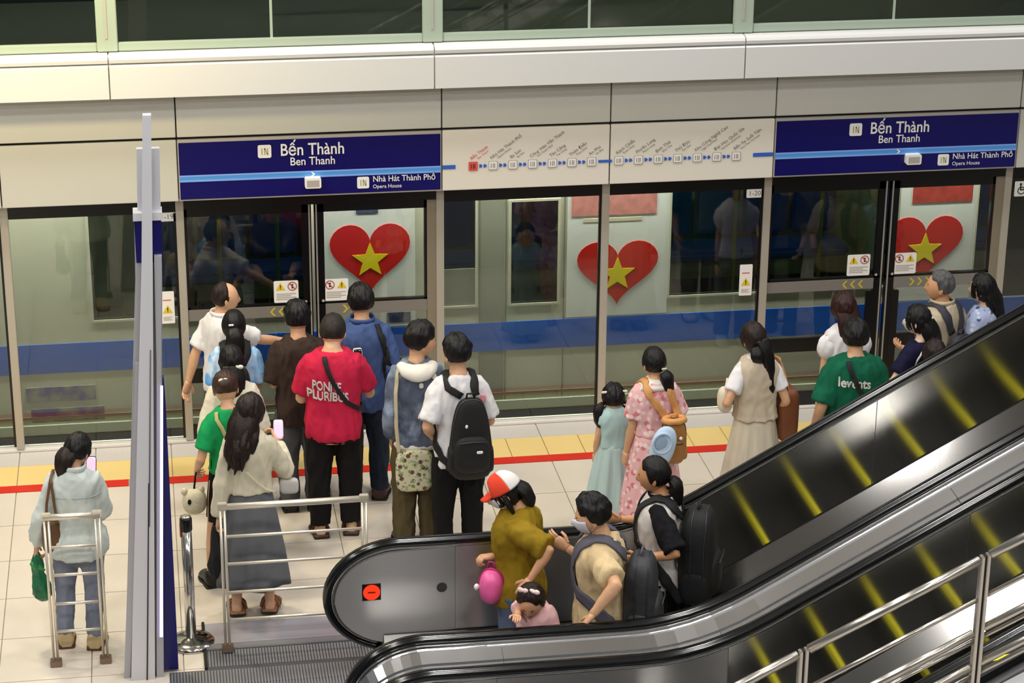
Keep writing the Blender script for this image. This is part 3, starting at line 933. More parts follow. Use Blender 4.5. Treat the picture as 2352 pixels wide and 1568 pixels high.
JOINTS = [1.595, 2.95, 4.35, 5.75, XEND]
def escalators():
    up = empty('escalator', (1.2, -4.78, 0.0), 'steel escalator carrying passengers, with a red no-entry lamp on its end panel', 'escalator', 'pair of escalators')
    # ---- far balustrade (A)
    yA = -4.123
    handrail(up, yA); rail_track(up, yA)
    m = MB(); m.prism_y(newel_poly(1.6, 0.0, 0.05), yA - 0.04, yA + 0.11)
    fix_normals(m.build('newel_core', MATS['stainless_dull'], up))
    m = MB(); m.prism_y(side_poly(1.6, XEND, -0.35, 0.05), yA - 0.04, yA + 0.11)
    fix_normals(m.build('balustrade_core', MATS['stainless_dull'], up))
    inner_face(up, yA - 0.042, -1, JOINTS)
    # lamp and key switch on the newel
    y = yA - 0.049
    l = MB().box(0.995, 1.115, y - 0.006, y, 0.612, 0.728).build('lamp_plate', MATS['black_frame'], up)
    d = disc(MB(), 1.055, 0.67, y - 0.009, 0.054, 28); d.build('no_entry_lamp', mat('lamp_red', (255, 40, 14), emit=(255, 34, 8), estr=2.6), l)
    MB().box(1.03, 1.08, y - 0.0105, y - 0.0095, 0.664, 0.676).build('no_entry_bar', mat('lamp_bar', (120, 14, 8)), l)
    d = disc(MB(), 1.51, 0.67, y - 0.002, 0.034, 24); d.build('key_switch', MATS['stainless'], up)
    steps(up, -5.26, -4.305)
    # ---- near balustrade (B)
    yB = -5.44
    handrail(up, yB); rail_track(up, yB)
    m = MB(); m.prism_y(newel_poly(1.6, 0.0, 0.05), yB + 0.045, yB - 0.20)
    fix_normals(m.build('newel_core', MATS['stainless_dull'], up))
    m = MB(); m.prism_y(side_poly(1.6, XEND, -0.35, 0.05), yB + 0.045, yB - 0.20)
    fix_normals(m.build('balustrade_core', MATS['stainless_dull'], up))
    inner_face(up, yB + 0.047, 1, JOINTS)
    dn = empty('escalator', (1.2, -6.52, 0.0), 'empty steel escalator nearest the stair railing, yellow step edges mirrored in its side', 'escalator', 'pair of escalators')
    yC = -5.86
    handrail(dn, yC); rail_track(dn, yC)
    m = MB(); m.prism_y(newel_poly(1.6, 0.0, 0.05), yC - 0.04, yC + 0.212)
    fix_normals(m.build('newel_core', MATS['stainless_dull'], dn))
    m = MB(); m.prism_y(side_poly(1.6, XEND, -0.35, 0.05), yC - 0.04, yC + 0.212)
    fix_normals(m.build('balustrade_core', MATS['stainless_dull'], dn))
    inner_face(dn, yC - 0.042, -1, JOINTS)
    steps(dn, -7.0, -6.045)
    yD = -7.18
    handrail(dn, yD); rail_track(dn, yD)
    m = MB(); m.prism_y(newel_poly(1.6, 0.0, 0.05), yD + 0.045, yD - 0.26)
    fix_normals(m.build('newel_core', MATS['stainless_dull'], dn))
    m = MB(); m.prism_y(side_poly(1.6, XEND, -0.35, 0.05), yD + 0.045, yD - 0.26)
    fix_normals(m.build('balustrade_core', MATS['stainless_dull'], dn))
    inner_face(dn, yD + 0.047, 1, JOINTS)
    # polished deck plates between the two units, and outside D
    def deck(t, ya, yb, js, nm, tilt=0.0):
        pts = rail_path(0.043)
        m = MB()
        prof = [(ya, 0.004), (ya + (yb - ya) * 0.12, 0.010), (ya + (yb - ya) * 0.16, 0.002), (ya + (yb - ya) * 0.42, 0.002), (ya + (yb - ya) * 0.46, 0.012), (yb, 0.012), (yb, -0.02), (ya, -0.02)]
        prof = [(yy, h + (tilt * (yy - ya) / (yb - ya) if h > 0 else -0.03)) for yy, h in prof]
        # nose part
        def run(ps):
            n = len(ps); rs = []
            for i in range(n):
                p = Vector((ps[i][0], 0, ps[i][1])); a = Vector((ps[max(i - 1, 0)][0], 0, ps[max(i - 1, 0)][1])); b = Vector((ps[min(i + 1, n - 1)][0], 0, ps[min(i + 1, n - 1)][1]))
                tg = (b - a).normalized(); nz = Vector((-tg.z, 0, tg.x))
                rs.append([p + Vector((0, yy, 0)) + nz * h for yy, h in prof])
            q = MB(); q.rings(rs, smooth=False)
            return fix_normals(q.build(nm, MATS['deck_steel'], t))
        nose = [p for p in pts[:25]] + [(1.4, rail_z(1.4) - 0.055), (1.66, rail_z(1.66) - 0.055)]
        run(nose)
        for a, b in zip(js[:-1], js[1:]):
            run([(x, rail_z(x) - 0.055) for x in path_xs(a + 0.002, b - 0.002)])
    deck(up, yB - 0.045, -5.644, [1.66, 2.95, 4.35, 5.75, XEND], 'deck_plate')
    deck(dn, yC + 0.045, -5.648, [1.66, 2.95, 4.35, 5.75, XEND], 'deck_plate', 0.062)
    deck(dn, yD - 0.045, yD - 0.30, [1.66, 2.95, 4.35, 5.75, XEND], 'deck_plate', -0.05)
    # dark infill with yellow arrows beside the near rail
    m = MB(); m.prism_y(side_poly(2.4, XEND, 0.62, 0.10), yD + 0.055, yD + 0.060)
    return up, dn
UP, DN = escalators()

def pit_and_plates():
    w = empty('floor_escalator_landing', (0.5, -4.2, 0.0))
    tag(w, 'ribbed steel landing plates before the escalators', kind='structure')
    mat('plate_polish', (196, 194, 202), 0.24, 0.45)
    MB().box(0.0, 1.9, -3.50, -3.20, -0.02, 0.014, 0.004).build('polished_plate', MATS['plate_polish'], w)
    MB().box(0.0, 1.9, -3.585, -3.508, -0.02, 0.022, 0.004).build('frame_strip', MATS['stainless_dull'], w)
    MB().box(-0.02, 0.0, -3.83, -3.18, -0.02, 0.02, 0.003).build('edge_strip', MATS['joint_dark'], w)
    mat('plate_dark', (84, 84, 88), 0.5, 0.3)
    MB().box(0.0, 1.9, -4.05, -3.59, -0.02, 0.010).build('ribbed_plate', MATS['plate_dark'], w)
    MB().box(-0.25, 1.15, -8.9, -3.84, -0.03, 0.006).build('ribbed_plate', MATS['plate_dark'], w)
    for (xa, xb, ya, yb, z) in ((0.01, 1.12, -3.82, -3.60, 0.010), (-0.24, 1.12, -4.55, -3.86, 0.006)):
        m = MB()
        x = xa
        while x < xb:
            m.box(x, x + 0.011, ya, yb, z, z + 0.006); x += 0.020
        o = m.build('plate_ribs', MATS['stainless_dull'], w); o['kind'] = 'stuff'
pit_and_plates()

# ------------------------------------------------------------------ railings
def tube_railing(x0, x1, y, label, zb=0.0):
    t = empty('guard_rail', ((x0 + x1) / 2, y, zb), label, 'railing', 'steel railings on the platform')
    zt = 1.075
    m = MB(); m.tube([(x0 - 0.02, y, zt), (x1 + 0.02, y, zt)], 0.022, 14)
    m.build('top_rail', MATS['stainless_rail'], t)
    for x in (x0, x1):
        p = MB()
        for dx in (-0.0135, 0.0135):
            p.tube([(x + dx, y, zb + 0.01), (x + dx, y, zt - 0.015)], 0.009, 10)
        o = p.build('post', MATS['stainless_rail'], t)
        MB().box(x - 0.038, x + 0.038, y - 0.03, y + 0.03, zb, zb + 0.045, 0.004).build('post_shoe', mat('shoe_brown', (140, 120, 104), 0.35, 0.7), o)
        MB().box(x - 0.03, x + 0.03, y - 0.018, y + 0.018, zt - 0.012, zt + 0.03, 0.004).build('post_cap', MATS['stainless_rail'], o)
    for z in (0.86, 0.66, 0.452, 0.25):
        m = MB(); m.tube([(x0 + 0.02, y, z), (x1 - 0.02, y, z)], 0.0105, 10)
        m.build('cross_rail', MATS['stainless_rail'], t)
tube_railing(-0.985, -0.662, -3.62, 'narrow steel railing in front of the woman in the pale denim jacket')
tube_railing(0.142, 1.068, -3.62, 'wide steel railing in front of the woman in the grey skirt', 0.02)

def stair_railing():
    y = -7.62
    sl = 0.503
    def top(x): return 1.948 + sl * (x - 2.855)
    t = empty('stair_railing', (2.8, y, 0.0), 'steel stair railing rising across the lower corner of the photo', 'railing')
    xs = [1.95, 2.855, 3.757, 4.66, 5.56, 6.46]
    for k, (dz, r) in enumerate(((0, 0.024), (-0.222, 0.0125), (-0.405, 0.021), (-0.455, 0.011), (-0.60, 0.020), (-0.655, 0.0125), (-0.86, 0.0125))):
        for a, b in zip(xs[:-1], xs[1:]):
            g = 0.026
            m = MB(); m.tube([(a + g, y, top(a + g) + dz), (b - g, y, top(b - g) + dz)], r, 12)
            m.build('top_rail' if k == 0 else 'cross_rail', mat('stair_steel', (204, 198, 188), 0.24, 0.95), t)
    for x in xs:
        m = MB()
        m.box(x - 0.024, x - 0.006, y - 0.02, y + 0.02, top(x) - 1.09, top(x) + 0.01, 0.003)
        m.box(x + 0.006, x + 0.024, y - 0.02, y + 0.02, top(x) - 1.09, top(x) + 0.02, 0.003)
        o = m.build('post', mat('stair_steel', (204, 198, 188), 0.24, 0.95), t)
        MB().box(x - 0.006, x + 0.006, y - 0.017, y + 0.017, top(x) - 1.05, top(x) + 0.012).build('post_spacer', MATS['gap_black'], o)
    # the stair it guards
    s = empty('floor_stair', (2.5, -8.6, 0.0))
    tag(s, 'grey stone stair beside the escalators', kind='structure')
    k = 0
    x = 1.15
    z = 0.15
    while x < 6.5:
        MB().box(x, x + 0.30, -9.5, y - 0.06, z - 0.16, z).build('stair_tread', MATS['edge_granite'], s)
        x += 0.298; z += 0.15; k += 1
    m = MB()
    m.add([(1.15, y - 0.05, 0.0), (6.5, y - 0.05, 2.69), (6.5, y - 0.05, 2.95), (1.15, y - 0.05, 0.26), (1.15, y + 0.05, 0.0), (6.5, y + 0.05, 2.69), (6.5, y + 0.05, 2.95), (1.15, y + 0.05, 0.26)],
          [(0, 1, 2, 3), (7, 6, 5, 4), (3, 2, 6, 7), (0, 4, 5, 1), (0, 3, 7, 4), (1, 5, 6, 2)])
    fix_normals(m.build('stair_string', MATS['stainless_dull'], s))
    # black side guard with yellow arrows next to the near handrail
    g = empty('side_guard', (3.6, -7.27, 1.0), 'black guard strip with yellow arrows beside the near escalator handrail', 'guard strip')
    def gz(x): return rail_z(x) + 0.0
    xs = [2.9, 3.4, 4.0, 5.0, 6.5]
    m = MB(); v = []
    for x_ in xs: v += [(x_, -7.232, gz(x_) + 0.012), (x_, -7.40, gz(x_) + 0.012), (x_, -7.232, gz(x_) - 0.02), (x_, -7.40, gz(x_) - 0.02)]
    f = []
    for i in range(len(xs) - 1):
        a = 4 * i; b = a + 4
        f += [(a, b, b + 1, a + 1), (a + 2, a + 3, b + 3, b + 2), (a, a + 2, b + 2, b), (a + 1, b + 1, b + 3, a + 3)]
    f += [(0, 1, 3, 2), (len(v) - 4, len(v) - 2, len(v) - 1, len(v) - 3)]
    m.add(v, f)
    fix_normals(m.build('strip', MATS['gap_black'], g))
    for xx in (3.66, 4.02):
        m = MB()
        def P(dx, dy): return (xx + dx, -7.33 + dy, gz(xx + dx) + 0.0145)
        m.add([P(-0.05, 0.0), P(0.03, 0.05), P(0.05, 0.03), P(0.01, 0.0), P(0.05, -0.03), P(0.03, -0.05)], [(0, 3, 2, 1), (0, 5, 4, 3)])
        m.add([P(0.0, 0.045), P(0.17, 0.045), P(0.19, 0.025), P(0.03, 0.022)], [(0, 3, 2, 1)])
        m.build('yellow_arrow', mat('arrow_yellow', (236, 224, 20), 0.5), g)
stair_railing()

# ------------------------------------------------------------------ queue post and totem
def stanchion():
    x, y = -0.095, -3.44
    t = empty('queue_post', (x, y, 0.0), 'chrome queue barrier post with a round base beside the navy totem', 'barrier post')
    def lathe(name, prof, m, n=28, parent=t):
        b = MB()
        rs = [[(x + r * math.cos(2 * math.pi * j / n), y + r * math.sin(2 * math.pi * j / n), z) for j in range(n)] for r, z in prof]
        b.rings(rs)
        return b.build(name, m, parent)
    mat('chrome', (206, 204, 198), 0.13, 1.0)
    lathe('base', [(0.158, 0.0), (0.160, 0.012), (0.150, 0.026), (0.10, 0.042), (0.04, 0.052), (0.030, 0.06)], MATS['chrome'])
    lathe('pole', [(0.036, 0.05), (0.036, 0.86)], MATS['chrome'])
    h = lathe('belt_head', [(0.038, 0.84), (0.041, 0.845), (0.041, 0.925), (0.036, 0.935)], MATS['black_frame'])
    lathe('head_cap', [(0.034, 0.935), (0.034, 0.943), (0.024, 0.948)], MATS['chrome'], 28, h)
    MB().box(x - 0.043, x - 0.035, y - 0.02, y + 0.02, 0.80, 0.90).build('belt_clip', MATS['ban_red'], h)
stanchion()

def totem():
    t = empty('information_totem', (-0.33, -3.85, 0.0), 'tall tapering grey information totem with navy bands and a lit edge', 'totem')
    mat('totem_grey', (172, 172, 178), 0.42, 0.2)
    mat('totem_light', (206, 206, 212), 0.4, 0.1)
    def slab(name, prof, y0, y1, m, par=t):
        """prof: list of (z, x0, x1)"""
        b = MB()
        rs = [[(xa, y0, z), (xb, y0, z), (xb, y1, z), (xa, y1, z)] for z, xa, xb in prof]
        b.rings(rs, smooth=False)
        return fix_normals(b.build(name, m, par))
    slab('rear_plate', [(0.0, -0.54, -0.30), (2.72, -0.335, -0.172), (3.17, -0.322, -0.160)], -3.83, -3.76, MATS['totem_grey'])
    slab('navy_band', [(2.85, -0.322, -0.164), (3.125, -0.324, -0.160)], -3.842, -3.83, MATS['navy'])
    slab('collar', [(3.125, -0.33, -0.155), (3.175, -0.328, -0.153)], -3.87, -3.75, MATS['totem_light'])
    slab('upper_plate', [(3.175, -0.300, -0.160), (3.56, -0.288, -0.150)], -3.81, -3.77, MATS['totem_light'])
    slab('front_fin', [(0.0, -0.50, -0.345), (2.85, -0.292, -0.225), (3.79, -0.240, -0.190)], -3.90, -3.842, MATS['totem_light'])
    slab('side_fin', [(0.0, -0.545, -0.505), (2.2, -0.362, -0.315)], -3.86, -3.83, MATS['totem_grey'])
    slab('groove', [(0.0, -0.40, -0.392), (1.4, -0.322, -0.316)], -3.905, -3.90, MATS['joint_dark'])
    slab('groove', [(1.1, -0.335, -0.325), (2.3, -0.268, -0.262)], -3.905, -3.90, mat('groove_grey', (96, 96, 100), 0.6))
    slab('outer_fin', [(0.0, -0.335, -0.288), (2.2, -0.232, -0.203), (2.9, -0.214, -0.168)], -3.88, -3.83, MATS['totem_grey'])
    slab('navy_side', [(0.02, -0.292, -0.190), (1.9, -0.212, -0.188), (2.08, -0.204, -0.192)], -3.825, -3.775, MATS['navy'])
    slab('light_strip', [(0.30, -0.301, -0.280), (2.05, -0.216, -0.199)], -3.892, -3.8805, mat('strip_glow', (230, 226, 255), emit=(196, 186, 255), estr=1.7))
totem()

# ------------------------------------------------------------------ hall around (out of frame, closes the room)
def hall():
    o = MB().box(-7, 11, -14.0, 0.05, 8.4, 8.6).build('ceiling', MATS['panel_white'])
    tag(o, 'pale ceiling high above the platform', kind='structure')
hall()
# ================================================================== people
PENDING = []        # meshes to be voxel-fused, smoothed and wrinkled in one go
def fuse(obj, vox=0.013, smooth=4, wr=0.0, wscale=9.0, seed=0.0):
    PENDING.append((obj, vox, smooth, wr, wscale, seed))
    return obj
def run_pending():
    for o, vox, smi, wr, ws, sd in PENDING:
        r = o.modifiers.new('fuse', 'REMESH')
        r.mode = 'VOXEL'
        r.voxel_size = vox
        r.use_smooth_shade = True
        if smi:
            q = o.modifiers.new('soft', 'SMOOTH')
            q.iterations = smi
            q.factor = 0.5
    dg = bpy.context.evaluated_depsgraph_get()
    for o, vox, smi, wr, ws, sd in PENDING:
        me = bpy.data.meshes.new_from_object(o.evaluated_get(dg))
        o.modifiers.clear()
        old = o.data
        o.data = me
        me.name = old.name
        if wr:
            off = Vector((sd * 7.3, sd * 3.1, sd * 1.7))
            cos = []
            for v in me.vertices:
                p = v.co
                q = Vector((p.x * ws * 1.05, p.y * ws * 1.05, p.z * ws * 0.42 + (abs(p.x) * ws * 0.7))) + off
                q = q + Vector((0.5, 0.5, 0.2)) * noise.noise(q * 0.7)
                d = 0.55 - 1.6 * abs(noise.noise(q))
                d2 = 0.4 - 1.2 * abs(noise.noise(Vector((p.x * ws * 1.9, p.y * ws * 1.9, p.z * ws * 1.1 - abs(p.x) * ws)) + off))
                cos.append(p + v.normal * (wr * (d + 0.5 * d2)))
            for v, c in zip(me.vertices, cos):
                v.co = c
        me.polygons.foreach_set('use_smooth', [True] * len(me.polygons))
        me.update()
    for o, *_ in PENDING:
        pass

# torso outline: (height, half width, half depth, y centre) as fractions of body height
TM = [(.44, .086, .066, -.002), (.49, .093, .070, -.004), (.53, .093, .068, -.002), (.58, .086, .062, 0), (.63, .084, .060, 0), (.69, .091, .064, .002), (.75, .099, .066, .002), (.785, .099, .060, 0), (.808, .086, .052, -.002), (.829, .060, .043, -.002), (.848, .040, .036, 0), (.88, .033, .034, .006)]
TF = [(.44, .088, .068, -.004), (.49, .096, .072, -.006), (.53, .092, .068, -.004), (.58, .078, .058, 0), (.63, .073, .054, 0), (.69, .079, .062, .004), (.75, .086, .064, .004), (.785, .086, .055, 0), (.808, .075, .048, -.002), (.829, .052, .039, -.002), (.848, .034, .032, 0), (.88, .028, .029, .006)]
def interp(tab, z):
    if z <= tab[0][0]: return tab[0][1:]
    for a, b in zip(tab[:-1], tab[1:]):
        if z <= b[0]:
            k = (z - a[0]) / (b[0] - a[0])
            k = k * k * (3 - 2 * k)
            return tuple(a[i] + (b[i] - a[i]) * k for i in range(1, 4))
    return tab[-1][1:]

class Person:
    def __init__(s, label, pos, H, heading=0.0, sex='m', bulk=1.0, z0=0.0, skin=(214, 166, 130), group=None):
        s.H, s.bulk, s.sex = H, bulk, sex
        s.t = empty('person', (pos[0], pos[1], z0), label, 'person', group, R(heading))
        s.M = ORIG[s.t.name]
        s.tab = TM if sex == 'm' else TF
        s.skin = mat('skin_%d_%d_%d' % skin, skin, 0.5, var=0.06, vscale=20)
        s.seed = random.random() * 10
        s.hands = {}
    def w2l(s, p): return s.M.inverted() @ Vector(p)
    def mb(s):
        m = MB(); m.local = True
        return m
    def child(s, name, m, material, parent=None):
        m.local = True
        o = m.build(name, material, parent or s.t)
        if hasattr(m, 'sheet'): hug(o, getattr(s, 'shirt', None), 0.010, 0.006)
        return o
    # --- torso surface
    def dims(s, z):
        w, d, y = interp(s.tab, z / s.H)
        k = s.bulk
        return w * s.H * k, d * s.H * (k * 1.1 if k > 1 else k), y * s.H
    def surf(s, th, z, off=0.0, n=2.5):
        w, d, yc = s.dims(z)
        c, sn = math.cos(th), math.sin(th)
        r = (abs(c / (w + off)) ** n + abs(sn / (d + off)) ** n) ** (-1 / n)
        return Vector((r * c, yc + r * sn, z))
    def ring(s, z, off, k=24, fx=1.0):
        return [Vector((p.x * fx, p.y, p.z)) for p in (s.surf(2 * math.pi * j / k, z, off) for j in range(k))]
    # --- skeleton
    def pose(s, hands=None, elbows=None, feet=None, knee=None):
        """hands: dict side(-1 left, +1 right) -> local wrist target or None"""
        H = s.H
        wid = (0.086 if s.sex == 'm' else 0.076) * H * s.bulk
        s.sh = {sd: Vector((sd * wid, -0.004 * H, 0.788 * H)) for sd in (-1, 1)}
        s.wr, s.el = {}, {}
        L1, L2 = 0.172 * H, 0.150 * H
        for sd in (-1, 1):
            tgt = (hands or {}).get(sd)
            if tgt is None: tgt = Vector((sd * (wid + 0.036 * H), 0.030 * H, 0.480 * H))
            tgt = Vector(tgt)
            S = s.sh[sd]
            d = tgt - S
            L = min(d.length, (L1 + L2) * 0.995)
            tgt = S + d.normalized() * L
            pole = Vector((elbows or {}).get(sd, (sd * 0.35, -1.0, -0.35)))
            a = (L1 * L1 - L2 * L2 + L * L) / (2 * L)
            h = math.sqrt(max(0.0, L1 * L1 - a * a))
            u = d.normalized()
            pp = pole - u * pole.dot(u)
            pp.normalize()
            s.el[sd] = S + u * a + pp * h
            s.wr[sd] = tgt
        ft = feet or {}
        s.ft = {sd: Vector(ft.get(sd, (sd * 0.058 * H, 0.0, 0.0))) for sd in (-1, 1)}
        s.hip = {sd: Vector((sd * 0.050 * H * s.bulk, 0.0, 0.50 * H)) for sd in (-1, 1)}
        s.kn = {}
        for sd in (-1, 1):
            an = s.ft[sd] + Vector((0, -0.012 * H, 0.05 * H))
            s.kn[sd] = (s.hip[sd] + an) / 2 + Vector((sd * 0.004 * H, (knee or {}).get(sd, 0.012) * H, 0.01 * H))
    def arm_pts(s, sd, t0, t1, n=7):
        """points from shoulder (0) through elbow (1) to wrist (2)"""
        out = []
        for i in range(n):
            t = t0 + (t1 - t0) * i / (n - 1)
            out.append(s.sh[sd].lerp(s.el[sd], t) if t <= 1 else s.el[sd].lerp(s.wr[sd], t - 1))
        return out
    def hand(s, m, sd, curl=0.5, roll=None, scale=1.0):
        H = s.H
        k = H * 0.105 * scale              # hand length
        W = s.wr[sd]
        d = (W - s.el[sd]).normalized()
        side = Vector(roll) if roll is not None else Vector((0, 1, 0))   # direction of the thumb edge
        side = side - d * side.dot(d)
        if side.length < 1e-3: side = d.orthogonal()
        side.normalize()
        nrm = d.cross(side) * sd            # out of the palm side
        if roll is None and nrm.dot(Vector((-sd, 0, 0))) < 0: nrm = -nrm
        # palm
        rs = []
        for t, w, th in ((-0.10, .15, .13), (0.05, .19, .12), (0.25, .23, .11), (0.45, .23, .095), (0.52, .20, .07)):
            c = W + d * (t * k)
            rs.append([c + side * (w * k * math.cos(2 * math.pi * j / 10)) + nrm * (th * k * math.sin(2 * math.pi * j / 10)) for j in range(10)])
        m.rings(rs)
        for i, ln in enumerate((0.44, 0.50, 0.46, 0.36)):
            o = W + d * (0.48 * k) + side * ((0.155 - 0.105 * i) * k)
            pts = [o]
            ang = 0.0
            for sg in (0.42, 0.33, 0.25):
                ang += curl * (0.9 + 0.08 * i)
                pts.append(pts[-1] + (d * math.cos(ang) + nrm * math.sin(ang)) * (sg * ln * k))
            m.tube(pts, [.058 * k, .056 * k, .050 * k, .038 * k], 7)
        o = W + d * (0.10 * k) + side * (0.19 * k)
        p1 = o + (d * 0.75 + side * 0.55 + nrm * 0.25).normalized() * (0.24 * k)
        p2 = p1 + (d * 0.9 + side * 0.05 + nrm * (0.2 + curl * 0.5)).normalized() * (0.20 * k)
        m.tube([o - d * 0.05 * k, o, p1, p2], [.07 * k, .072 * k, .062 * k, .045 * k], 7)
    # --- head
    def head_setup(s, yaw=0.0, nod=0.0, tilt=0.0, hs=1.0, dz=0.0, fwd=0.0):
        s.hh = 0.145 * s.H * hs
        s.hc = Vector((0, 0.018 * s.H + fwd, s.H - 0.5 * s.hh - 0.012 + dz))
        s.hr = Matrix.Rotation(R(yaw), 3, 'Z') @ Matrix.Rotation(R(-nod), 3, 'X') @ Matrix.Rotation(R(tilt), 3, 'Y')
        piv = Vector((0, 0.006 * s.H, s.H - s.hh * 1.02))
        s.hc = piv + s.hr @ (s.hc - piv)
    def hpt(s, x, y, z):
        """head-local point in units of head height -> person local"""
        return s.hc + s.hr @ (Vector((x, y, z)) * s.hh)
    @staticmethod
    def skull(d):
        """unit direction -> point in head units (face towards +y)"""
        x, y, z = d
        p = Vector((x * 0.345, y * 0.425, z * 0.50))
        if z < 0:
            t = -z
            p.x *= 1 - 0.30 * t ** 1.4
            if y < 0:
                p.y *= 1 - 0.30 * t
                p.z *= 1 - 0.12 * t * (-y)
            else:
                p.y *= 1 - 0.10 * t + 0.16 * t * max(0, y)
        else:
            p.y -= 0.02 * z
        if y > 0.55:
            f = (y - 0.55) / 0.45
            # nose, brow, eye hollow, lips, chin
            p.y += 0.085 * math.exp(-((x / 0.13) ** 2 + ((z + 0.20) / 0.13) ** 2)) * f
            p.y += 0.040 * math.exp(-((x / 0.09) ** 2 + ((z + 0.02) / 0.16) ** 2)) * f
            p.y -= 0.030 * math.exp(-(((abs(x) - 0.27) / 0.14) ** 2 + ((z - 0.03) / 0.09) ** 2))
            p.y += 0.018 * math.exp(-((x / 0.22) ** 2 + ((z + 0.50) / 0.06) ** 2)) * f
            p.y += 0.020 * math.exp(-((x / 0.2) ** 2 + ((z + 0.85) / 0.12) ** 2))
        return p
    def head_mesh(s, m, nu=36, nv=26):
        rs = []
        for i in range(nv + 1):
            ph = -math.pi / 2 + math.pi * i / nv
            ph = max(-1.54, min(1.54, ph))
            rs.append([s.hpt(*s.skull((math.cos(ph) * math.cos(2 * math.pi * j / nu), math.cos(ph) * math.sin(2 * math.pi * j / nu), math.sin(ph)))) for j in range(nu)])
        m.rings(rs)
        for sd in (-1, 1):                   # ears
            c = s.hpt(sd * 0.345, -0.03, -0.06)
            rot = s.hr @ Matrix.Rotation(R(sd * 25), 3, 'Z') @ Matrix.Rotation(R(8), 3, 'X')
            m.ellipsoid(c, 0.035 * s.hh, 0.075 * s.hh, 0.125 * s.hh, 12, 8, rot)
    def face(s, brow=(30, 22, 20), lips=(186, 104, 92)):
        for sd in (-1, 1):
            m = s.mb(); m.ellipsoid(s.hpt(sd * 0.115, 0.352, 0.01), .050 * s.hh, .03 * s.hh, .024 * s.hh, 12, 8, s.hr)
            e = s.child('eye', m, mat('eye_white', (226, 220, 212), 0.3))
            m = s.mb(); m.ellipsoid(s.hpt(sd * 0.115, 0.372, 0.008), .024 * s.hh, .016 * s.hh, .023 * s.hh, 10, 6, s.hr)
            s.child('iris', m, mat('eye_dark', (28, 18, 14), 0.2), e)
            m = s.mb(); m.tube([s.hpt(sd * 0.055, 0.392, 0.075), s.hpt(sd * 0.12, 0.382, 0.092), s.hpt(sd * 0.19, 0.33, 0.075)], [.013 * s.hh, .016 * s.hh, .008 * s.hh], 6)
            s.child('eyebrow', m, mat('brow_%d' % brow[0], brow, 0.8))
        m = s.mb(); m.tube([s.hpt(-0.08, 0.352, -0.265), s.hpt(-0.03, 0.383, -0.258), s.hpt(0.03, 0.383, -0.258), s.hpt(0.08, 0.352, -0.265)], [.008 * s.hh, .018 * s.hh, .018 * s.hh, .008 * s.hh], 8)
        s.child('mouth', m, mat('lip_%d' % lips[0], lips, 0.45))
    def body(s, curl=None, roll=None, feet=False, hide_hands=()):
        H = s.H
        m = s.mb()
        rs = []
        for z in (.44, .47, .50, .54, .58, .62, .66, .70, .74, .77, .79, .81, .825, .84, .855, .87):
            rs.append(s.ring(z * H, -0.030 if z < 0.64 else -0.014, 20, 0.94))
        m.rings(rs)
        nb = Vector((0, -0.004 * H, 0.83 * H))
        m.tube([nb, nb.lerp(s.hpt(0, -0.06, -0.25), 0.5), s.hpt(0, -0.06, -0.22)], [.040 * H, .033 * H if s.sex == 'm' else .028 * H, .036 * H if s.sex == 'm' else .031 * H], 14)
        k = (1.0 if s.sex == 'm' else 0.86) * (0.5 + 0.5 * s.bulk)
        for sd in (-1, 1):
            m.tube([s.sh[sd] + Vector((-sd * 0.03 * H, 0, 0.0))] + s.arm_pts(sd, 0.03, 2.0, 11), [.027 * H * k, .029 * H * k, .028 * H * k, .027 * H * k, .026 * H * k, .025 * H * k, .024 * H * k, .0255 * H * k, .024 * H * k, .021 * H * k, .018 * H * k, .0165 * H * k], 12)
            an = s.ft[sd] + Vector((0, -0.012 * H, 0.045 * H))
            a, b = s.hip[sd], s.kn[sd]
            m.tube([a, a.lerp(b, .4), b, b.lerp(an, .3), b.lerp(an, .7), an, an - Vector((0, 0, .03 * H))], [.046 * H, .042 * H, .031 * H, .033 * H, .026 * H, .021 * H, .022 * H], 12)
            f = s.ft[sd]
            m.tube([f + Vector((0, -.04 * H, .022 * H)), f + Vector((0, 0, .024 * H)), f + Vector((sd * .006 * H, .05 * H, .018 * H)), f + Vector((sd * .010 * H, .088 * H, .012 * H))], [.021 * H, .025 * H, .025 * H, .014 * H], 10, 0.75)
        o = s.child('body', m, s.skin)
        s.body_obj = o
        fuse(o, 0.0135, 3)
        # head and hands keep their finer mesh and are joined on afterwards
        m2 = s.mb()
        s.head_mesh(m2)
        for sd in (-1, 1):
            if sd in hide_hands: continue
            s.hand(m2, sd, (curl or {}).get(sd, 0.45), (roll or {}).get(sd))
        JOIN.append((o, m2))
        return o
    # --- clothes
    def top(s, name, material, hem=0.47, off=0.012, sleeve=0.62, sr=1.0, neck=0.842, wr=0.010, sleeve_mat=None, flare=0.0, cuff=None, shoulder_out=0.0):
        """shirt, jacket or sweater; sleeve: 0.62 short, 2.0 long, None for sleeveless"""
        H = s.H
        m = s.mb()
        zs = [hem + (neck - 0.055 - hem) * i / 11 for i in range(12)] + [neck - 0.035, neck - 0.018, neck]
        rs = []
        for z in zs:
            k = max(0, (0.66 - z) / 0.2)
            rs.append(s.ring(z * H, off + flare * k, 28))
        m.rings(rs)
        sleeves = m if sleeve_mat is None else s.mb()
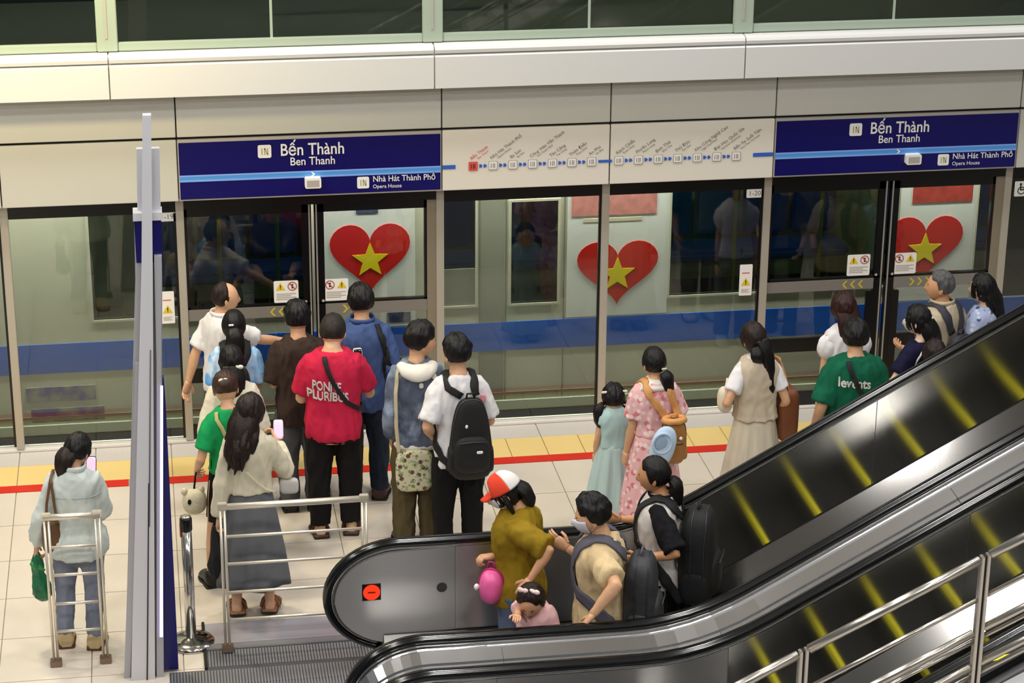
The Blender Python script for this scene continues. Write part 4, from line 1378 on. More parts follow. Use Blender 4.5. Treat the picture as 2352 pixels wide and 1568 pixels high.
        if sleeve is not None:
            for sd in (-1, 1):
                pts = [s.sh[sd] + Vector((-sd * 0.045 * H, 0, -0.004 * H))] + s.arm_pts(sd, 0.0, sleeve, 9)
                k = (0.93 if s.sex == 'm' else 0.86) * (0.3 + 0.7 * sr)
                if sleeve < 1.3:
                    rad = [.028] + [.034 + .006 * i / 8 for i in range(9)]
                else:
                    rad = [.028] + [.034, .034, .034, .033, .033, .032, .031, .028, .025]
                m2 = sleeves
                m2.tube(pts, [r * H * k + off * 0.5 for r in rad], 14)
        o = s.child(name, m, material)
        s.shirt = o
        fuse(o, 0.012, 3, wr * 0.95, 11.0, s.seed)
        if sleeve_mat is not None:
            q = s.child('sleeves', sleeves, sleeve_mat, o)
            fuse(q, 0.012, 3, wr * 0.95, 11.0, s.seed + 1)
        return o
    def pants(s, name, material, length=0.06, wide=1.0, wr=0.011, top=0.585):
        H = s.H
        m = s.mb()
        rs = [s.ring(z * H, 0.008, 24) for z in (.455, .48, .51, .54, .56, top)]
        m.rings(rs)
        for sd in (-1, 1):
            an = s.ft[sd] + Vector((0, -0.010 * H, length * H))
            a, b = s.hip[sd] + Vector((0, 0, 0.0)), s.kn[sd]
            if length > 0.25:
                kb = a.lerp(b, min(1.0, (0.50 - length) / 0.24))
                m.tube([a, a.lerp(kb, .4), a.lerp(kb, .7), kb], [.061 * H * s.bulk, .059 * H * wide, .058 * H * wide, .058 * H * wide], 16)
            else:
                m.tube([a, a.lerp(b, .35), a.lerp(b, .7), b, b.lerp(an, .35), b.lerp(an, .7), an], [.060 * H * s.bulk, .057 * H * (0.5 + wide / 2), .051 * H * wide, .045 * H * wide, .043 * H * wide, .040 * H * wide, .038 * H * wide], 16)
        o = s.child(name, m, material)
        fuse(o, 0.012, 3, wr * 1.2, 12.0, s.seed + 2)
        return o
    def skirt(s, name, material, z1, z0, r1=None, r0=0.2, pleats=11, amp=0.012, yoff=0.0, depth=0.82):
        """pleated skirt or dress bottom from waist z1 down to hem z0 (metres); r0 hem half width"""
        m = s.mb()
        n = 72
        w, d, yc = s.dims(z1)
        if r1 is None: r1 = w + 0.014
        rs = []
        for i in range(15):
            t = i / 14
            z = z1 + (z0 - z1) * t
            e = t ** 0.85
            rx = r1 + (r0 - r1) * e
            ry = (d + 0.014) + (r0 * depth - d - 0.014) * e
            ring = []
            for j in range(n):
                th = 2 * math.pi * j / n
                a = amp * min(1, t * 1.6) * (math.sin(pleats * th + 1.3 * math.sin(2 * th + s.seed) + s.seed) + 0.5 * math.sin((pleats * 1.7) * th + 2.0 * t))
                zz = z + (0.006 * math.sin(5 * th + s.seed) if i == 14 else 0)
                ring.append(Vector(((rx + a) * math.cos(th), yc + yoff * t + (ry + a) * math.sin(th), zz)))
            rs.append(ring)
        # inside face so the hem has thickness
        inner = [[Vector((p.x * 0.96, p.y * 0.96, p.z + 0.004)) for p in rs[-1]], [Vector((p.x * 0.8, p.y * 0.8, p.z + 0.12)) for p in rs[-1]]]
        m.rings(rs + inner, True, True)
        return fix_normals(s.child(name, m, material))
    def shoe(s, sd, material, kind='shoe', sole=None):
        H = s.H
        f = s.ft[sd]
        L = 0.152 * H
        m = s.mb()
        toe = Vector((sd * 0.10, 1, 0)).normalized()
        sidev = Vector((toe.y, -toe.x, 0))
        prof = [(-0.30, .17, .46), (-0.27, .22, .52), (-0.10, .24, .56), (0.10, .235, .46), (0.30, .27, .34), (0.50, .26, .27), (0.64, .19, .22), (0.70, .10, .14)]
        if kind == 'sandal': prof = [(-0.30, .17, .10), (-0.27, .21, .12), (-0.10, .22, .12), (0.10, .22, .12), (0.30, .27, .12), (0.50, .26, .12), (0.64, .19, .10), (0.70, .10, .08)]
        rs = []
        for t, w, h in prof:
            c = f + toe * (t * L)
            ring = []
            for j in range(14):
                a = 2 * math.pi * j / 14
                x = math.cos(a); z = math.sin(a)
                ring.append(c + sidev * (w * L * x) + Vector((0, 0, max(0.004, h * L * (0.5 + 0.5 * z)))))
            rs.append(ring)
        m.rings(rs)
        o = s.child('shoe' if kind != 'sandal' else 'sandal', m, material)
        q = s.mb()
        rs = []
        for t, w, h in prof:
            c = f + toe * (t * L * 1.02)
            rs.append([c + sidev * (w * L * 1.04 * x) + Vector((0, 0, z)) for x, z in ((-1, 0), (1, 0), (1, .016), (-1, .016))])
        q.rings(rs, smooth=False)
        s.child('sole', q, sole or mat('sole_dark', (40, 36, 34), 0.7), o)
        if kind == 'sandal':
            for t in (0.05, 0.32):
                q = s.mb()
                c = f + toe * (t * L)
                q.tube([c + sidev * (0.25 * L * math.cos(a)) + Vector((0, 0, 0.01 + 0.34 * L * (1 - t) * math.sin(a))) for a in [math.pi * i / 8 for i in range(9)]], 0.011, 6, 0.5)
                s.child('shoe_strap', q, material, o)
        return o
    def shoes(s, material, kind='shoe', sole=None):
        for sd in (-1, 1): s.shoe(sd, material, kind, sole)
    # --- hair
    def hair_cap(s, material, th=0.075, front=0.52, nape=-0.36, side=-0.04, sidey=0.14, vol_back=0.0, vol_top=0.0, parting=False, name='hair', rough=1.0, bald=0.0, long=False):
        m = s.mb()
        nu, nv = 88, 40
        rs = []
        sd0 = s.seed
        for i in range(nv + 1):
            ph = -1.54 + 3.08 * i / nv
            ring = []
            for j in range(nu):
                a = 2 * math.pi * j / nu
                d = Vector((math.cos(ph) * math.cos(a), math.cos(ph) * math.sin(a), math.sin(ph)))
                p = s.skull((d.x, min(d.y, 0.62), d.z) if d.y > 0.62 else d)
                # lower limit of hair by direction: high over the face, lower at sides and nape
                if long:
                    lim_side, lim_back = -0.62, -0.80
                else:
                    lim_side, lim_back = side, nape
                y = d.y
                if y > sidey + 0.18:
                    lim = front - 0.10 * (abs(d.x) ** 2)
                    if long and abs(d.x) > 0.62: lim = -0.55
                elif y > sidey - 0.06:
                    k = (y - sidey + 0.06) / 0.24
                    lim = lim_side + (front - lim_side) * k
                elif y > -0.35:
                    k = (sidey - 0.06 - y) / (sidey - 0.06 + 0.35)
                    lim = lim_side + (lim_back - lim_side) * k
                else:
                    lim = lim_back
                lim += 0.03 * noise.noise(Vector((d.x * 6, d.y * 6, sd0)))
                k = max(0.0, min(1.0, (d.z - lim) / 0.10 + 0.5))
                if bald and d.z > 0.30 and d.y > -bald: k *= max(0.0, min(1.0, (-bald + 0.25 - d.y) / 0.2))
                strands = 0.016 * rough * noise.noise(Vector((a * 7, d.z * 2.0, sd0))) + 0.013 * rough * noise.noise(Vector((a * 17, d.z * 3.5, sd0 + 4)))
                t = th + 0.012 + vol_top * max(0, d.z) + vol_back * max(0, -d.y) + strands + 0.026 * rough * noise.noise(d * 3 + Vector((sd0, 0, 0)))
                if not long:
                    g = max(0.0, min(1.0, (d.z - lim) / 0.75)); t *= 0.30 + 0.70 * g * (2 - g)
                if parting: t -= 0.03 * math.exp(-((d.x - 0.1) / 0.07) ** 2) * (1 if d.z > 0.3 else 0)
                n = p.normalized()
                q = p * 0.93 * (1 - k) + (p + n * t) * k
                ring.append(s.hpt(*q))
            rs.append(ring)
        m.rings(rs)
        return s.child(name, m, material)
    def lock(s, m, pts, rad, flat=0.6, n=20, up=(1, 0, 0), ridges=5, amp=0.10):
        """a mass of hair swept along points (person local) with strand ridges"""
        pts = [Vector(p) for p in pts]
        # smooth resample
        P = []
        RR = []
        for i in range(len(pts) - 1):
            p0 = pts[max(i - 1, 0)]; p1 = pts[i]; p2 = pts[i + 1]; p3 = pts[min(i + 2, len(pts) - 1)]
            for k in range(4):
                t = k / 4
                P.append(0.5 * ((2 * p1) + (-p0 + p2) * t + (2 * p0 - 5 * p1 + 4 * p2 - p3) * t * t + (-p0 + 3 * p1 - 3 * p2 + p3) * t ** 3))
                RR.append(rad[i] + (rad[i + 1] - rad[i]) * t)
        P.append(pts[-1]); RR.append(rad[-1])
        rs = []
        for i, p in enumerate(P):
            tg = (P[min(i + 1, len(P) - 1)] - P[max(i - 1, 0)]).normalized()
            a = Vector(up); a = a - tg * a.dot(tg); a.normalize()
            b = tg.cross(a)
            ring = []
            for j in range(n):
                th = 2 * math.pi * j / n
                q = RR[i] * (1 + amp * math.sin(ridges * th + i * 0.35 + s.seed) + amp * 0.6 * noise.noise(Vector((th * 3, i * 0.25, s.seed))))
                ring.append(p + a * (q * math.cos(th)) + b * (q * flat * math.sin(th)))
            rs.append(ring)
        m.rings(rs)
        return m
    def wisps(s, m, top, tip, width, n=9, r=0.02):
        """thin loose locks along a fall of hair, in head units"""
        rnd = random.Random(int(s.seed * 1000))
        for k in range(n):
            u = (k + 0.5) / n * 2 - 1
            x = u * width
            e = 1.0 + rnd.uniform(-0.16, 0.14) - 0.18 * abs(u)
            z0 = top[2] + (tip[2] - top[2]) * rnd.uniform(0.05, 0.3)
            a = Vector((top[0] + x * 0.8, top[1] - 0.06 * (1 - u * u), z0))
            c = Vector((top[0] + (tip[0] - top[0]) * e + x * 1.1 + rnd.uniform(-0.06, 0.06), top[1] + (tip[1] - top[1]) * e - 0.03, top[2] + (tip[2] - top[2]) * e))
            b = a.lerp(c, 0.5) + Vector((rnd.uniform(-0.07, 0.07), -0.12 * (1 - u * u) - 0.04, 0))
            s.lock(m, [s.hpt(*a), s.hpt(*b), s.hpt(*a.lerp(c, 0.8)), s.hpt(*c)], [r * 0.7, r, r * 0.7, 0.003], 0.7, 10, ridges=3, amp=0.12)
        return m
    def mask(s, material):
        """surgical mask over nose and mouth with ear loops"""
        m = s.mb()
        rs = []
        for i in range(9):
            z = 0.06 - 1.10 * i / 8
            row = []
            for j in range(15):
                a = math.pi * (0.12 + 0.76 * j / 14)
                dz = z
                d = Vector((math.cos(a) * 0.95, math.sin(a), dz)).normalized()
                p = s.skull(d)
                bulge = 0.03 + 0.04 * math.sin(math.pi * i / 8) * math.sin(a) ** 3
                p = p + Vector((p.x, p.y, 0)).normalized() * bulge
                row.append(s.hpt(*p))
            rs.append(row)
        vs = [p for r in rs for p in r]
        m.add(vs, [(i * 15 + j, i * 15 + j + 1, (i + 1) * 15 + j + 1, (i + 1) * 15 + j) for i in range(8) for j in range(14)], True)
        o = s.child('face_mask', m, material)
        q = o.modifiers.new('thick', 'SOLIDIFY'); q.thickness = 0.003
        for sd in (-1, 1):
            q = s.mb(); q.tube([s.hpt(sd * 0.33, 0.10, 0.0), s.hpt(sd * 0.37, -0.02, 0.03), s.hpt(sd * 0.37, -0.05, -0.10), s.hpt(sd * 0.32, 0.08, -0.28)], 0.0022, 5)
            s.child('ear_loop', q, material, o)
        return o

JOIN = []
def run_join():
    """add head and hands to each finished body mesh so the figure stays one mesh"""
    for o, m in JOIN:
        me = o.data
        vs = [v.co.copy() for v in me.vertices]
        fs = [tuple(p.vertices) for p in me.polygons]
        n = len(vs)
        vs += m.v
        fs += [tuple(i + n for i in f) for f in m.f]
        new = bpy.data.meshes.new('body')
        new.from_pydata([tuple(v) for v in vs], [], fs)
        new.polygons.foreach_set('use_smooth', [True] * len(fs))
        new.materials.append(me.materials[0])
        new.update()
        o.data = new
        bpy.data.meshes.remove(me)

# ------------------------------------------------------------------ things people carry (built in the carrier's frame, but things of their own)
def carried(p, name, base, label, cat, group=None):
    """top-level empty at a point given in the person's local frame"""
    loc = p.M @ Vector(base)
    o = empty(name, tuple(loc), label, cat, group, p.t.rotation_euler.z)
    o.empty_display_size = 0.05
    return o
def cpart(p, root, name, m, material, parent=None):
    """m holds person-local coordinates -> shift to the item's own base"""
    base = p.M.inverted() @ ORIG[root.name].translation
    m.v = [v - base for v in m.v]
    m.local = True
    o = m.build(name, material, parent or root)
    if hasattr(m, 'sheet'): hug(o, getattr(p, 'shirt', None), 0.012, max(0.006, 2 * m.sheet))
    return o
def superbox(m, c, rx, ry, rz, e=4.0, nu=28, nv=18, taper=0.0, rot=None):
    c = Vector(c); rs = []
    for i in range(nv + 1):
        ph = -1.53 + 3.06 * i / nv
        ring = []
        for j in range(nu):
            a = 2 * math.pi * j / nu
            d = Vector((math.cos(ph) * math.cos(a), math.cos(ph) * math.sin(a), math.sin(ph)))
            k = (abs(d.x) ** e + abs(d.y) ** e + abs(d.z) ** e) ** (-1 / e)
            q = d * k
            f = 1 - taper * (q.z * 0.5 + 0.5)
            v = Vector((q.x * rx * f, q.y * ry * f, q.z * rz))
            if rot: v = rot @ v
            ring.append(c + v)
        rs.append(ring)
    m.rings(rs)
    return m
def ribbon(m, pts, width, thick, normals):
    """flat strap sheet along points, five columns wide; given thickness and fitted to the shirt later"""
    P, N = [], []
    pts = [Vector(p) for p in pts]
    for i in range(len(pts) - 1):
        k = max(1, int((pts[i + 1] - pts[i]).length / 0.02))
        for q in range(k):
            P.append(pts[i].lerp(pts[i + 1], q / k)); N.append(Vector(normals[i]).lerp(Vector(normals[i + 1]), q / k))
    P.append(pts[-1]); N.append(Vector(normals[-1]))
    n = len(P); vs = []
    for i in range(n):
        tg = (P[min(i + 1, n - 1)] - P[max(i - 1, 0)]).normalized()
        nn = N[i] - tg * N[i].dot(tg); nn.normalize()
        b = tg.cross(nn)
        vs += [P[i] + b * (width * (c / 4 - 0.5)) for c in range(5)]
    m.add(vs, [(i * 5 + c, i * 5 + c + 1, (i + 1) * 5 + c + 1, (i + 1) * 5 + c) for i in range(n - 1) for c in range(4)], True)
    m.sheet = thick
    return m
def hug(o, target, off=0.006, thick=0.005, mode='OUTSIDE'):
    if target is not None:
        w = o.modifiers.new('hug', 'SHRINKWRAP')
        w.target = target
        w.wrap_method = 'NEAREST_SURFACEPOINT'
        w.wrap_mode = mode
        w.offset = off
    q = o.modifiers.new('thick', 'SOLIDIFY'); q.thickness = thick; q.offset = 0
    return o
def strap_on_torso(p, m, keys, width, off=0.024, thick=0.003, n=22):
    """keys: list of (theta, z fraction) over the torso surface"""
    pts, nr = [], []
    for i in range(n + 1):
        t = i / n * (len(keys) - 1)
        k = min(int(t), len(keys) - 2); f = t - k
        th = keys[k][0] + (keys[k + 1][0] - keys[k][0]) * f
        z = (keys[k][1] + (keys[k + 1][1] - keys[k][1]) * f) * p.H
        q = p.surf(th, z, off)
        pts.append(q)
        q2 = p.surf(th, z - 0.02, off + 0.001); out = Vector((q.x, q.y - p.dims(z)[2], 0.0)).normalized()
        w0 = p.dims(z)[0]; w1 = p.dims(z + 0.02)[0]
        out.z = max(0, min(3.0, (w0 - w1) / 0.02))
        nr.append(out.normalized())
    return ribbon(m, pts, width, thick, nr)
def backpack(p, label, material, z0, z1, hw, depth, strap_mat=None, off=0.012, dx=0.0, taper=0.25, pockets=True, strap_w=0.045, group='backpacks worn by passengers', tilt=0.0):
    H = p.H
    zc = (z0 + z1) / 2 * H; rz = (z1 - z0) / 2 * H
    yb = -p.dims(0.72 * H)[1] - off - depth
    root = carried(p, 'backpack', (dx, yb, z0 * H), label, 'backpack', group)
    m = MB(); superbox(m, (dx, yb, zc), hw, depth, rz, 3.8, 32, 22, taper, Matrix.Rotation(R(tilt), 3, 'Y'))
    b = cpart(p, root, 'pack_body', m, material)
    def shell(x, y, z, k=1.0):
        f = 1 - taper * ((z - zc) / rz * 0.5 + 0.5)
        return Vector((dx + x * hw * f * k, yb + y * depth * f * k, z))
    if pockets:
        for yy in (-0.45, 0.25):
            m = MB(); pts = []
            for i in range(33):
                a = math.pi * (-0.08 + 1.16 * i / 32)
                cx, cz = math.cos(a), math.sin(a)
                q = (abs(cx) ** 3.8 + abs(cz) ** 3.8 + abs(yy) ** 3.8) ** (-1 / 3.8)
                pts.append(shell(cx * q, yy * q, zc + rz * cz * q, 1.012))
            m.tube(pts, 0.0045, 6)
            cpart(p, root, 'seam', m, mat('zip_grey', (70, 70, 74), 0.4, 0.5))
        for sd in (-1, 1):
            m = MB(); superbox(m, shell(sd * 0.86, 0.0, zc - rz * 0.5), 0.03, depth * 0.72, rz * 0.34, 3.4, 20, 12, 0.1)
            cpart(p, root, 'side_pocket', m, material)
    if pockets:
        m = MB(); superbox(m, (dx, yb - depth * 0.62, zc - rz * 0.32), hw * 0.78, depth * 0.62, rz * 0.46, 3.4, 26, 14, 0.1)
        cpart(p, root, 'front_pocket', m, material)
        m = MB(); m.tube([(dx - hw * 0.6, yb - depth * 1.20, zc + rz * 0.02), (dx, yb - depth * 1.26, zc + rz * 0.05), (dx + hw * 0.6, yb - depth * 1.20, zc + rz * 0.02)], 0.004, 6)
        cpart(p, root, 'zip', m, mat('zip_grey', (70, 70, 74), 0.4, 0.5))
    m = MB(); m.tube([(dx - 0.03, yb + 0.01, zc + rz * 0.96), (dx - 0.025, yb, zc + rz + 0.035), (dx + 0.025, yb, zc + rz + 0.035), (dx + 0.03, yb + 0.01, zc + rz * 0.96)], 0.008, 7)
    cpart(p, root, 'grab_loop', m, strap_mat or material)
    for sd in (-1, 1):
        m = MB()
        x = sd * 0.052 * H
        pts, nr = [], []
        wsh, dsh, _ = p.dims(0.80 * H)
        ztop = None
        path = [(dx + sd * 0.030 * H, -p.dims(0.74 * H)[1] - 0.03, min(z1 * H, 0.77 * H)), (x, -0.050 * H - 0.012, 0.800 * H), (x * 1.03, -0.025 * H, 0.832 * H + 0.014), (x * 1.05, 0.012 * H, 0.834 * H + 0.012), (x * 1.05, 0.050 * H + 0.012, 0.80 * H), (x * 1.1, p.dims(0.74 * H)[1] + 0.028, 0.73 * H), (x * 1.35, p.dims(0.66 * H)[1] + 0.022, 0.66 * H), (sd * (p.dims(.60 * H)[0] + 0.026), 0.02, 0.60 * H), (dx + sd * hw * 0.85, yb + depth * 0.6, (z0 + 0.03) * H)]
        nrm = [(0, -1, 0.3), (0, -0.8, 0.6), (0, -0.3, 1), (0, 0.3, 1), (0, 0.9, 0.5), (0, 1, 0), (sd * 0.5, 1, 0), (sd, 0, 0), (sd, -0.4, 0)]
        P2, N2 = [], []
        for i in range(len(path) - 1):
            for k in range(3):
                t = k / 3
                P2.append(Vector(path[i]).lerp(Vector(path[i + 1]), t)); N2.append(Vector(nrm[i]).lerp(Vector(nrm[i + 1]), t))
        P2.append(Vector(path[-1])); N2.append(Vector(nrm[-1]))
        ribbon(m, P2, strap_w, 0.005, N2)
        cpart(p, root, 'shoulder_strap', m, strap_mat or material)
    return root
def phone(p, c, label, yaw=0.0, tilt=60, case=(236, 224, 236), group='phones held by passengers', glow=True):
    root = carried(p, 'phone', c, label, 'phone', group)
    rot = Matrix.Rotation(R(yaw), 3, 'Z') @ Matrix.Rotation(R(tilt), 3, 'X')
    def bx(hx, hy, hz, dy, e=5.0):
        m = MB(); superbox(m, (0, 0, 0), hx, hy, hz, e, 24, 12)
        m.v = [Vector(c) + rot @ (v + Vector((0, dy, 0))) for v in m.v]
        return m
    cpart(p, root, 'case', bx(0.034, 0.005, 0.068, 0.0, 7), mat('case_%d_%d' % (case[0], case[1]), case, 0.4))
    sm = mat('screen_lit', (226, 196, 226), 0.2, emit=(232, 206, 234), estr=0.55) if glow else mat('screen_off', (20, 20, 24), 0.1)
    cpart(p, root, 'screen', bx(0.030, 0.002, 0.060, -0.0055, 9), sm)
    return root
# ================================================================== the passengers
def hairmat(name, c, r=0.46):
    return mat(name, c, r, var=0.45, vscale=60, bump=0.35, bscale=90, stretch=(1, 1, 0.12), spec=0.3)
BLK = hairmat('hair_black', (15, 13, 14))
DBR = hairmat('hair_dark_brown', (34, 22, 19))
BRN = hairmat('hair_brown', (58, 38, 28))
RED = hairmat('hair_reddish', (44, 20, 19))
GRY = hairmat('hair_grey', (84, 82, 84), 0.5)
def cloth(name, c, var=0.06, vs=6.0, rough=0.85):
    return mat(name, c, rough, var=var, vscale=vs, bump=0.12, bscale=180, spec=0.2)
JEANS = mat('denim_blue', (86, 98, 122), 0.85, var=0.28, vscale=7, bump=0.15, bscale=220, spec=0.2)
DKJEANS = mat('denim_dark', (38, 46, 62), 0.85, var=0.35, vscale=7, bump=0.15, bscale=220, spec=0.2)
BLACKCLOTH = cloth('black_cotton', (17, 16, 17))
BLACKNYL = mat('black_nylon', (15, 15, 17), 0.72, var=0.2, vscale=12, bump=0.15, bscale=60)
def Y(*a): return Vector(a)
def clip(p, pt, col, name='hair_clip', r=0.02):
    m = p.mb()
    c = Vector(pt)
    m.ellipsoid(c + Vector((-r * 0.7, 0, 0)), r, r * 0.55, r * 0.75, 12, 8)
    m.ellipsoid(c + Vector((r * 0.7, 0, 0)), r, r * 0.55, r * 0.75, 12, 8)
    m.ellipsoid(c, r * 0.45, r * 0.6, r * 0.45, 10, 6)
    return p.child(name, m, mat('clip_%d_%d' % (col[0], col[1]), col, 0.35))
def tee_text(p, lines, z, x0, size, material, off, parent, gap=0.75, name='print', slant=0.0, width=None):
    for i, s_ in enumerate(lines):
        vs, fs = text_mesh(s_, size, 0.02, 'CENTER')
        ww = max(v[0] for v in vs) - min(v[0] for v in vs)
        k = (width[i] / ww) if width else 1.0
        m = p.mb()
        out = []
        for a, b in vs:
            x = x0[i] + a * k; zz = z - i * size * gap + b + slant * a * k
            w, d, yc = p.dims(zz)
            w += off; d += off
            yy = yc - d * max(0.0, 1 - abs(x / w) ** 2.5) ** (1 / 2.5)
            out.append((x, yy - 0.004, zz))
        m.add(out, fs)
        o = p.child(name, m, material, parent)
        hug(o, p.shirt, 0.005, 0.005, 'ABOVE_SURFACE')
def collar(p, material, z=0.846, r=0.0, h=0.03, off=0.012):
    m = p.mb()
    rs = []
    for dz, o_ in ((-0.012, off + 0.006), (h * 0.5, off + 0.010), (h, off + 0.004), (h * 0.6, off - 0.004), (-0.012, off - 0.006)):
        rs.append([p.surf(2 * math.pi * j / 24, z * p.H, o_) + Vector((0, 0, dz)) for j in range(24)])
    m.rings(rs, closed=True)
    return p.child('collar', m, material)

# ---- 1 man in a white shirt pointing at the doors
p = Person('balding man in a white short-sleeved shirt reaching out towards the sliding doors', (0.27, -0.80), 1.64, -58, 'm', 1.0)
p.pose({1: p.w2l((0.80, -0.62, 1.06)), -1: p.w2l((-0.02, -0.72, 0.76))}, {1: (0.3, -0.5, -1)})
p.head_setup(-22, 4)
p.body({1: 0.25, -1: 0.4}, {1: (0, 0, 1)})
p.face()
p.hair_cap(DBR, 0.035, 0.62, -0.42, -0.10, 0.10, bald=0.10)
WS = cloth('white_shirt', (226, 224, 226), 0.03)
p.top('shirt', WS, 0.46, 0.018, 0.80, 1.15, wr=0.015); collar(p, WS)
p.pants('trousers', BLACKCLOTH); p.shoes(mat('shoe_black', (18, 16, 16), 0.4))

# ---- 2 girl in a blue tie-dye tee, long ponytail
p = Person('woman with a long black ponytail, pale blue tee and dark backpack straps', (0.345, -1.29), 1.58, 0, 'f')
p.pose({1: (0.10, 0.22, 0.95), -1: (-0.10, 0.22, 0.95)})
p.head_setup(0, 8); p.body()
p.hair_cap(BLK, 0.04, long=True, rough=0.5)
m = p.mb(); p.lock(m, [p.hpt(0, -0.44, -0.02), p.hpt(0, -0.58, -0.22), p.hpt(0, -0.56, -0.6), p.hpt(-.02, -0.5, -1.05), p.hpt(-.02, -0.46, -1.45)], [.045, .062, .070, .062, .02], 0.6)
p.child('ponytail', m, BLK)
clip(p, p.hpt(-0.10, -0.475, 0.12), (232, 228, 220), r=0.012)
BT = print_mat('tie_dye_blue', (150, 200, 244), [(84, 156, 226), (206, 228, 250)], 6.0, 0.45, 0.62, voro=False)
p.top('tee', BT, 0.50, 0.02, 0.85, 1.35, wr=0.015)
p.pants('trousers', BLACKCLOTH); p.shoes(MATS['shoe_black'])
backpack(p, 'black backpack of the woman in the pale blue tee', BLACKNYL, 0.52, 0.76, 0.115, 0.05, strap_w=0.055)

# ---- 3 person in a cream sweater behind the woman in green
p = Person('woman in a cream sweater standing behind the woman in green', (0.29, -2.08), 1.60, 0, 'f', 1.02)
p.pose({1: (0.14, 0.2, 1.0), -1: (-0.2, 0.08, 0.84)})
p.head_setup(0, 10, hs=0.95); p.body()
p.hair_cap(BLK, 0.05, long=True)
m = p.mb(); p.lock(m, [p.hpt(0, -0.30, -0.1), p.hpt(0, -0.42, -0.5), p.hpt(0, -0.46, -0.9), p.hpt(0, -0.44, -1.15)], [.075, .085, .08, .03], 0.5); p.child('hair_length', m, BLK)
clip(p, p.hpt(0.20, -0.42, -0.12), (226, 222, 204), 'hair_bow', 0.022)
CR = cloth('cream_knit', (224, 214, 194))
p.top('sweater', CR, 0.47, 0.02, 1.95, 1.15, wr=0.015)
p.pants('trousers', BLACKCLOTH); p.shoes(MATS['shoe_black'])

# ---- 4 woman in green
p = Person('woman in a bright green top and black skirt with brown pinned-up hair', (0.235, -2.58), 1.60, 8, 'f')
p.pose({1: (0.12, 0.22, 0.92), -1: (-0.215, 0.10, 0.86)}, feet={-1: (-0.16, 0.02, 0), 1: (0.06, 0.05, 0)})
p.head_setup(-14, 16, -6); p.body({-1: 0.8})
p.hair_cap(BRN, 0.055, vol_back=0.02, nape=-0.2, side=-0.05, sidey=0.3)
m = p.mb(); m.ellipsoid(p.hpt(0.02, -0.45, 0.14), .055, .04, .05, 18, 12); p.child('hair_bun', m, BRN)
clip(p, p.hpt(0.0, -0.50, 0.30), (228, 220, 196), 'hair_bow', 0.020)
GR = cloth('green_jersey', (22, 150, 84))
o = p.top('tee', GR, 0.55, 0.014, 0.75, 1.1)
m = p.mb(); strap_on_torso(p, m, [(R(-150), .838), (R(-120), .78), (R(-95), .70), (R(-60), .60)], 0.026, 0.030)
p.child('bag_strap', m, mat('strap_tan', (190, 176, 120), 0.7))
p.skirt('skirt', BLACKCLOTH, 0.98, 0.52, r0=0.17, pleats=9, amp=0.008)
p.shoes(MATS['shoe_black'], sole=MATS['sole_dark'])
b = carried(p, 'plush_bag', (-0.255, 0.02, 0.55), 'round cream plush bag hanging at the side of the woman in green', 'plush bag')
m = MB(); superbox(m, (-0.255, 0.02, 0.66), 0.085, 0.065, 0.095, 2.4); cpart(p, b, 'plush_body', m, mat('plush_cream', (214, 206, 176), 0.95, var=0.08, vscale=40, bump=0.5, bscale=90))
for dx in (-0.07, 0.05):
    m = MB(); m.ellipsoid((-0.255 + dx, 0.01, 0.745), 0.024, 0.018, 0.028, 12, 8); cpart(p, b, 'plush_ear', m, MATS['plush_cream'])
m = MB(); m.ellipsoid((-0.30, -0.042, 0.685), 0.013, 0.012, 0.02, 10, 8); cpart(p, b, 'plush_eye', m, BLACKCLOTH)
m = MB(); m.tube([(-0.255, 0.02, 0.75), (-0.235, 0.06, 0.83), (-0.22, 0.09, 0.86)], 0.007, 6); cpart(p, b, 'carry_loop', m, BLACKCLOTH)

# ---- 5 woman in cream cardigan and grey skirt
p = Person('woman with long dark wavy hair, cream cardigan and long grey skirt behind the wide railing', (0.345, -3.10), 1.64, -4, 'f')
p.pose({1: p.w2l((0.55, -2.86, 1.19)), -1: p.w2l((0.125, -3.13, 0.775))}, {1: (0.25, -1.0, -0.6)}, feet={-1: (-0.115, 0.0, 0.035), 1: (0.11, 0.02, 0.035)})
p.head_setup(-24, 14); p.body({1: 0.7, -1: 0.9})
p.hair_cap(DBR, 0.05, long=True)
m = p.mb(); p.lock(m, [p.hpt(0.0, -0.18, 0.05), p.hpt(0.0, -0.36, -0.35), p.hpt(-0.02, -0.44, -0.8), p.hpt(-0.06, -0.50, -1.25), p.hpt(-0.02, -0.50, -1.62)], [.085, .10, .10, .085, .02], 0.5, ridges=7, amp=0.13)
p.lock(m, [p.hpt(0.22, -0.2, -0.3), p.hpt(0.30, -0.36, -0.75), p.hpt(0.34, -0.40, -1.12)], [.04, .04, .008], 0.6)
p.lock(m, [p.hpt(-0.26, -0.2, -0.3), p.hpt(-0.40, -0.36, -0.8), p.hpt(-0.52, -0.40, -1.15)], [.04, .035, .006], 0.6)
p.wisps(m, (0.0, -0.42, -0.3), (-0.04, -0.56, -1.62), 0.27, 12, 0.024)
p.child('hair_length', m, DBR)
CC = cloth('cream_wool', (214, 206, 182), 0.05)
p.top('cardigan', CC, 0.585, 0.020, 1.93, 1.1, wr=0.017, flare=0.02)
p.skirt('skirt', cloth('grey_flannel', (104, 106, 110), 0.10), 1.00, 0.27, r0=0.255, pleats=8, amp=0.013, depth=0.72)
p.shoes(mat('sandal_tan', (150, 104, 72), 0.5), 'sandal')
phone(p, p.w2l((0.565, -2.83, 1.265)), 'phone with a pink-white screen held by the woman in the cream cardigan', 0, -25, (230, 206, 226))
b = carried(p, 'folded_umbrella', p.w2l((0.10, -3.15, 0.33)), 'black crumpled umbrella hanging from the hand of the woman in the grey skirt', 'umbrella')
q = p.w2l((0.10, -3.15, -0.07))
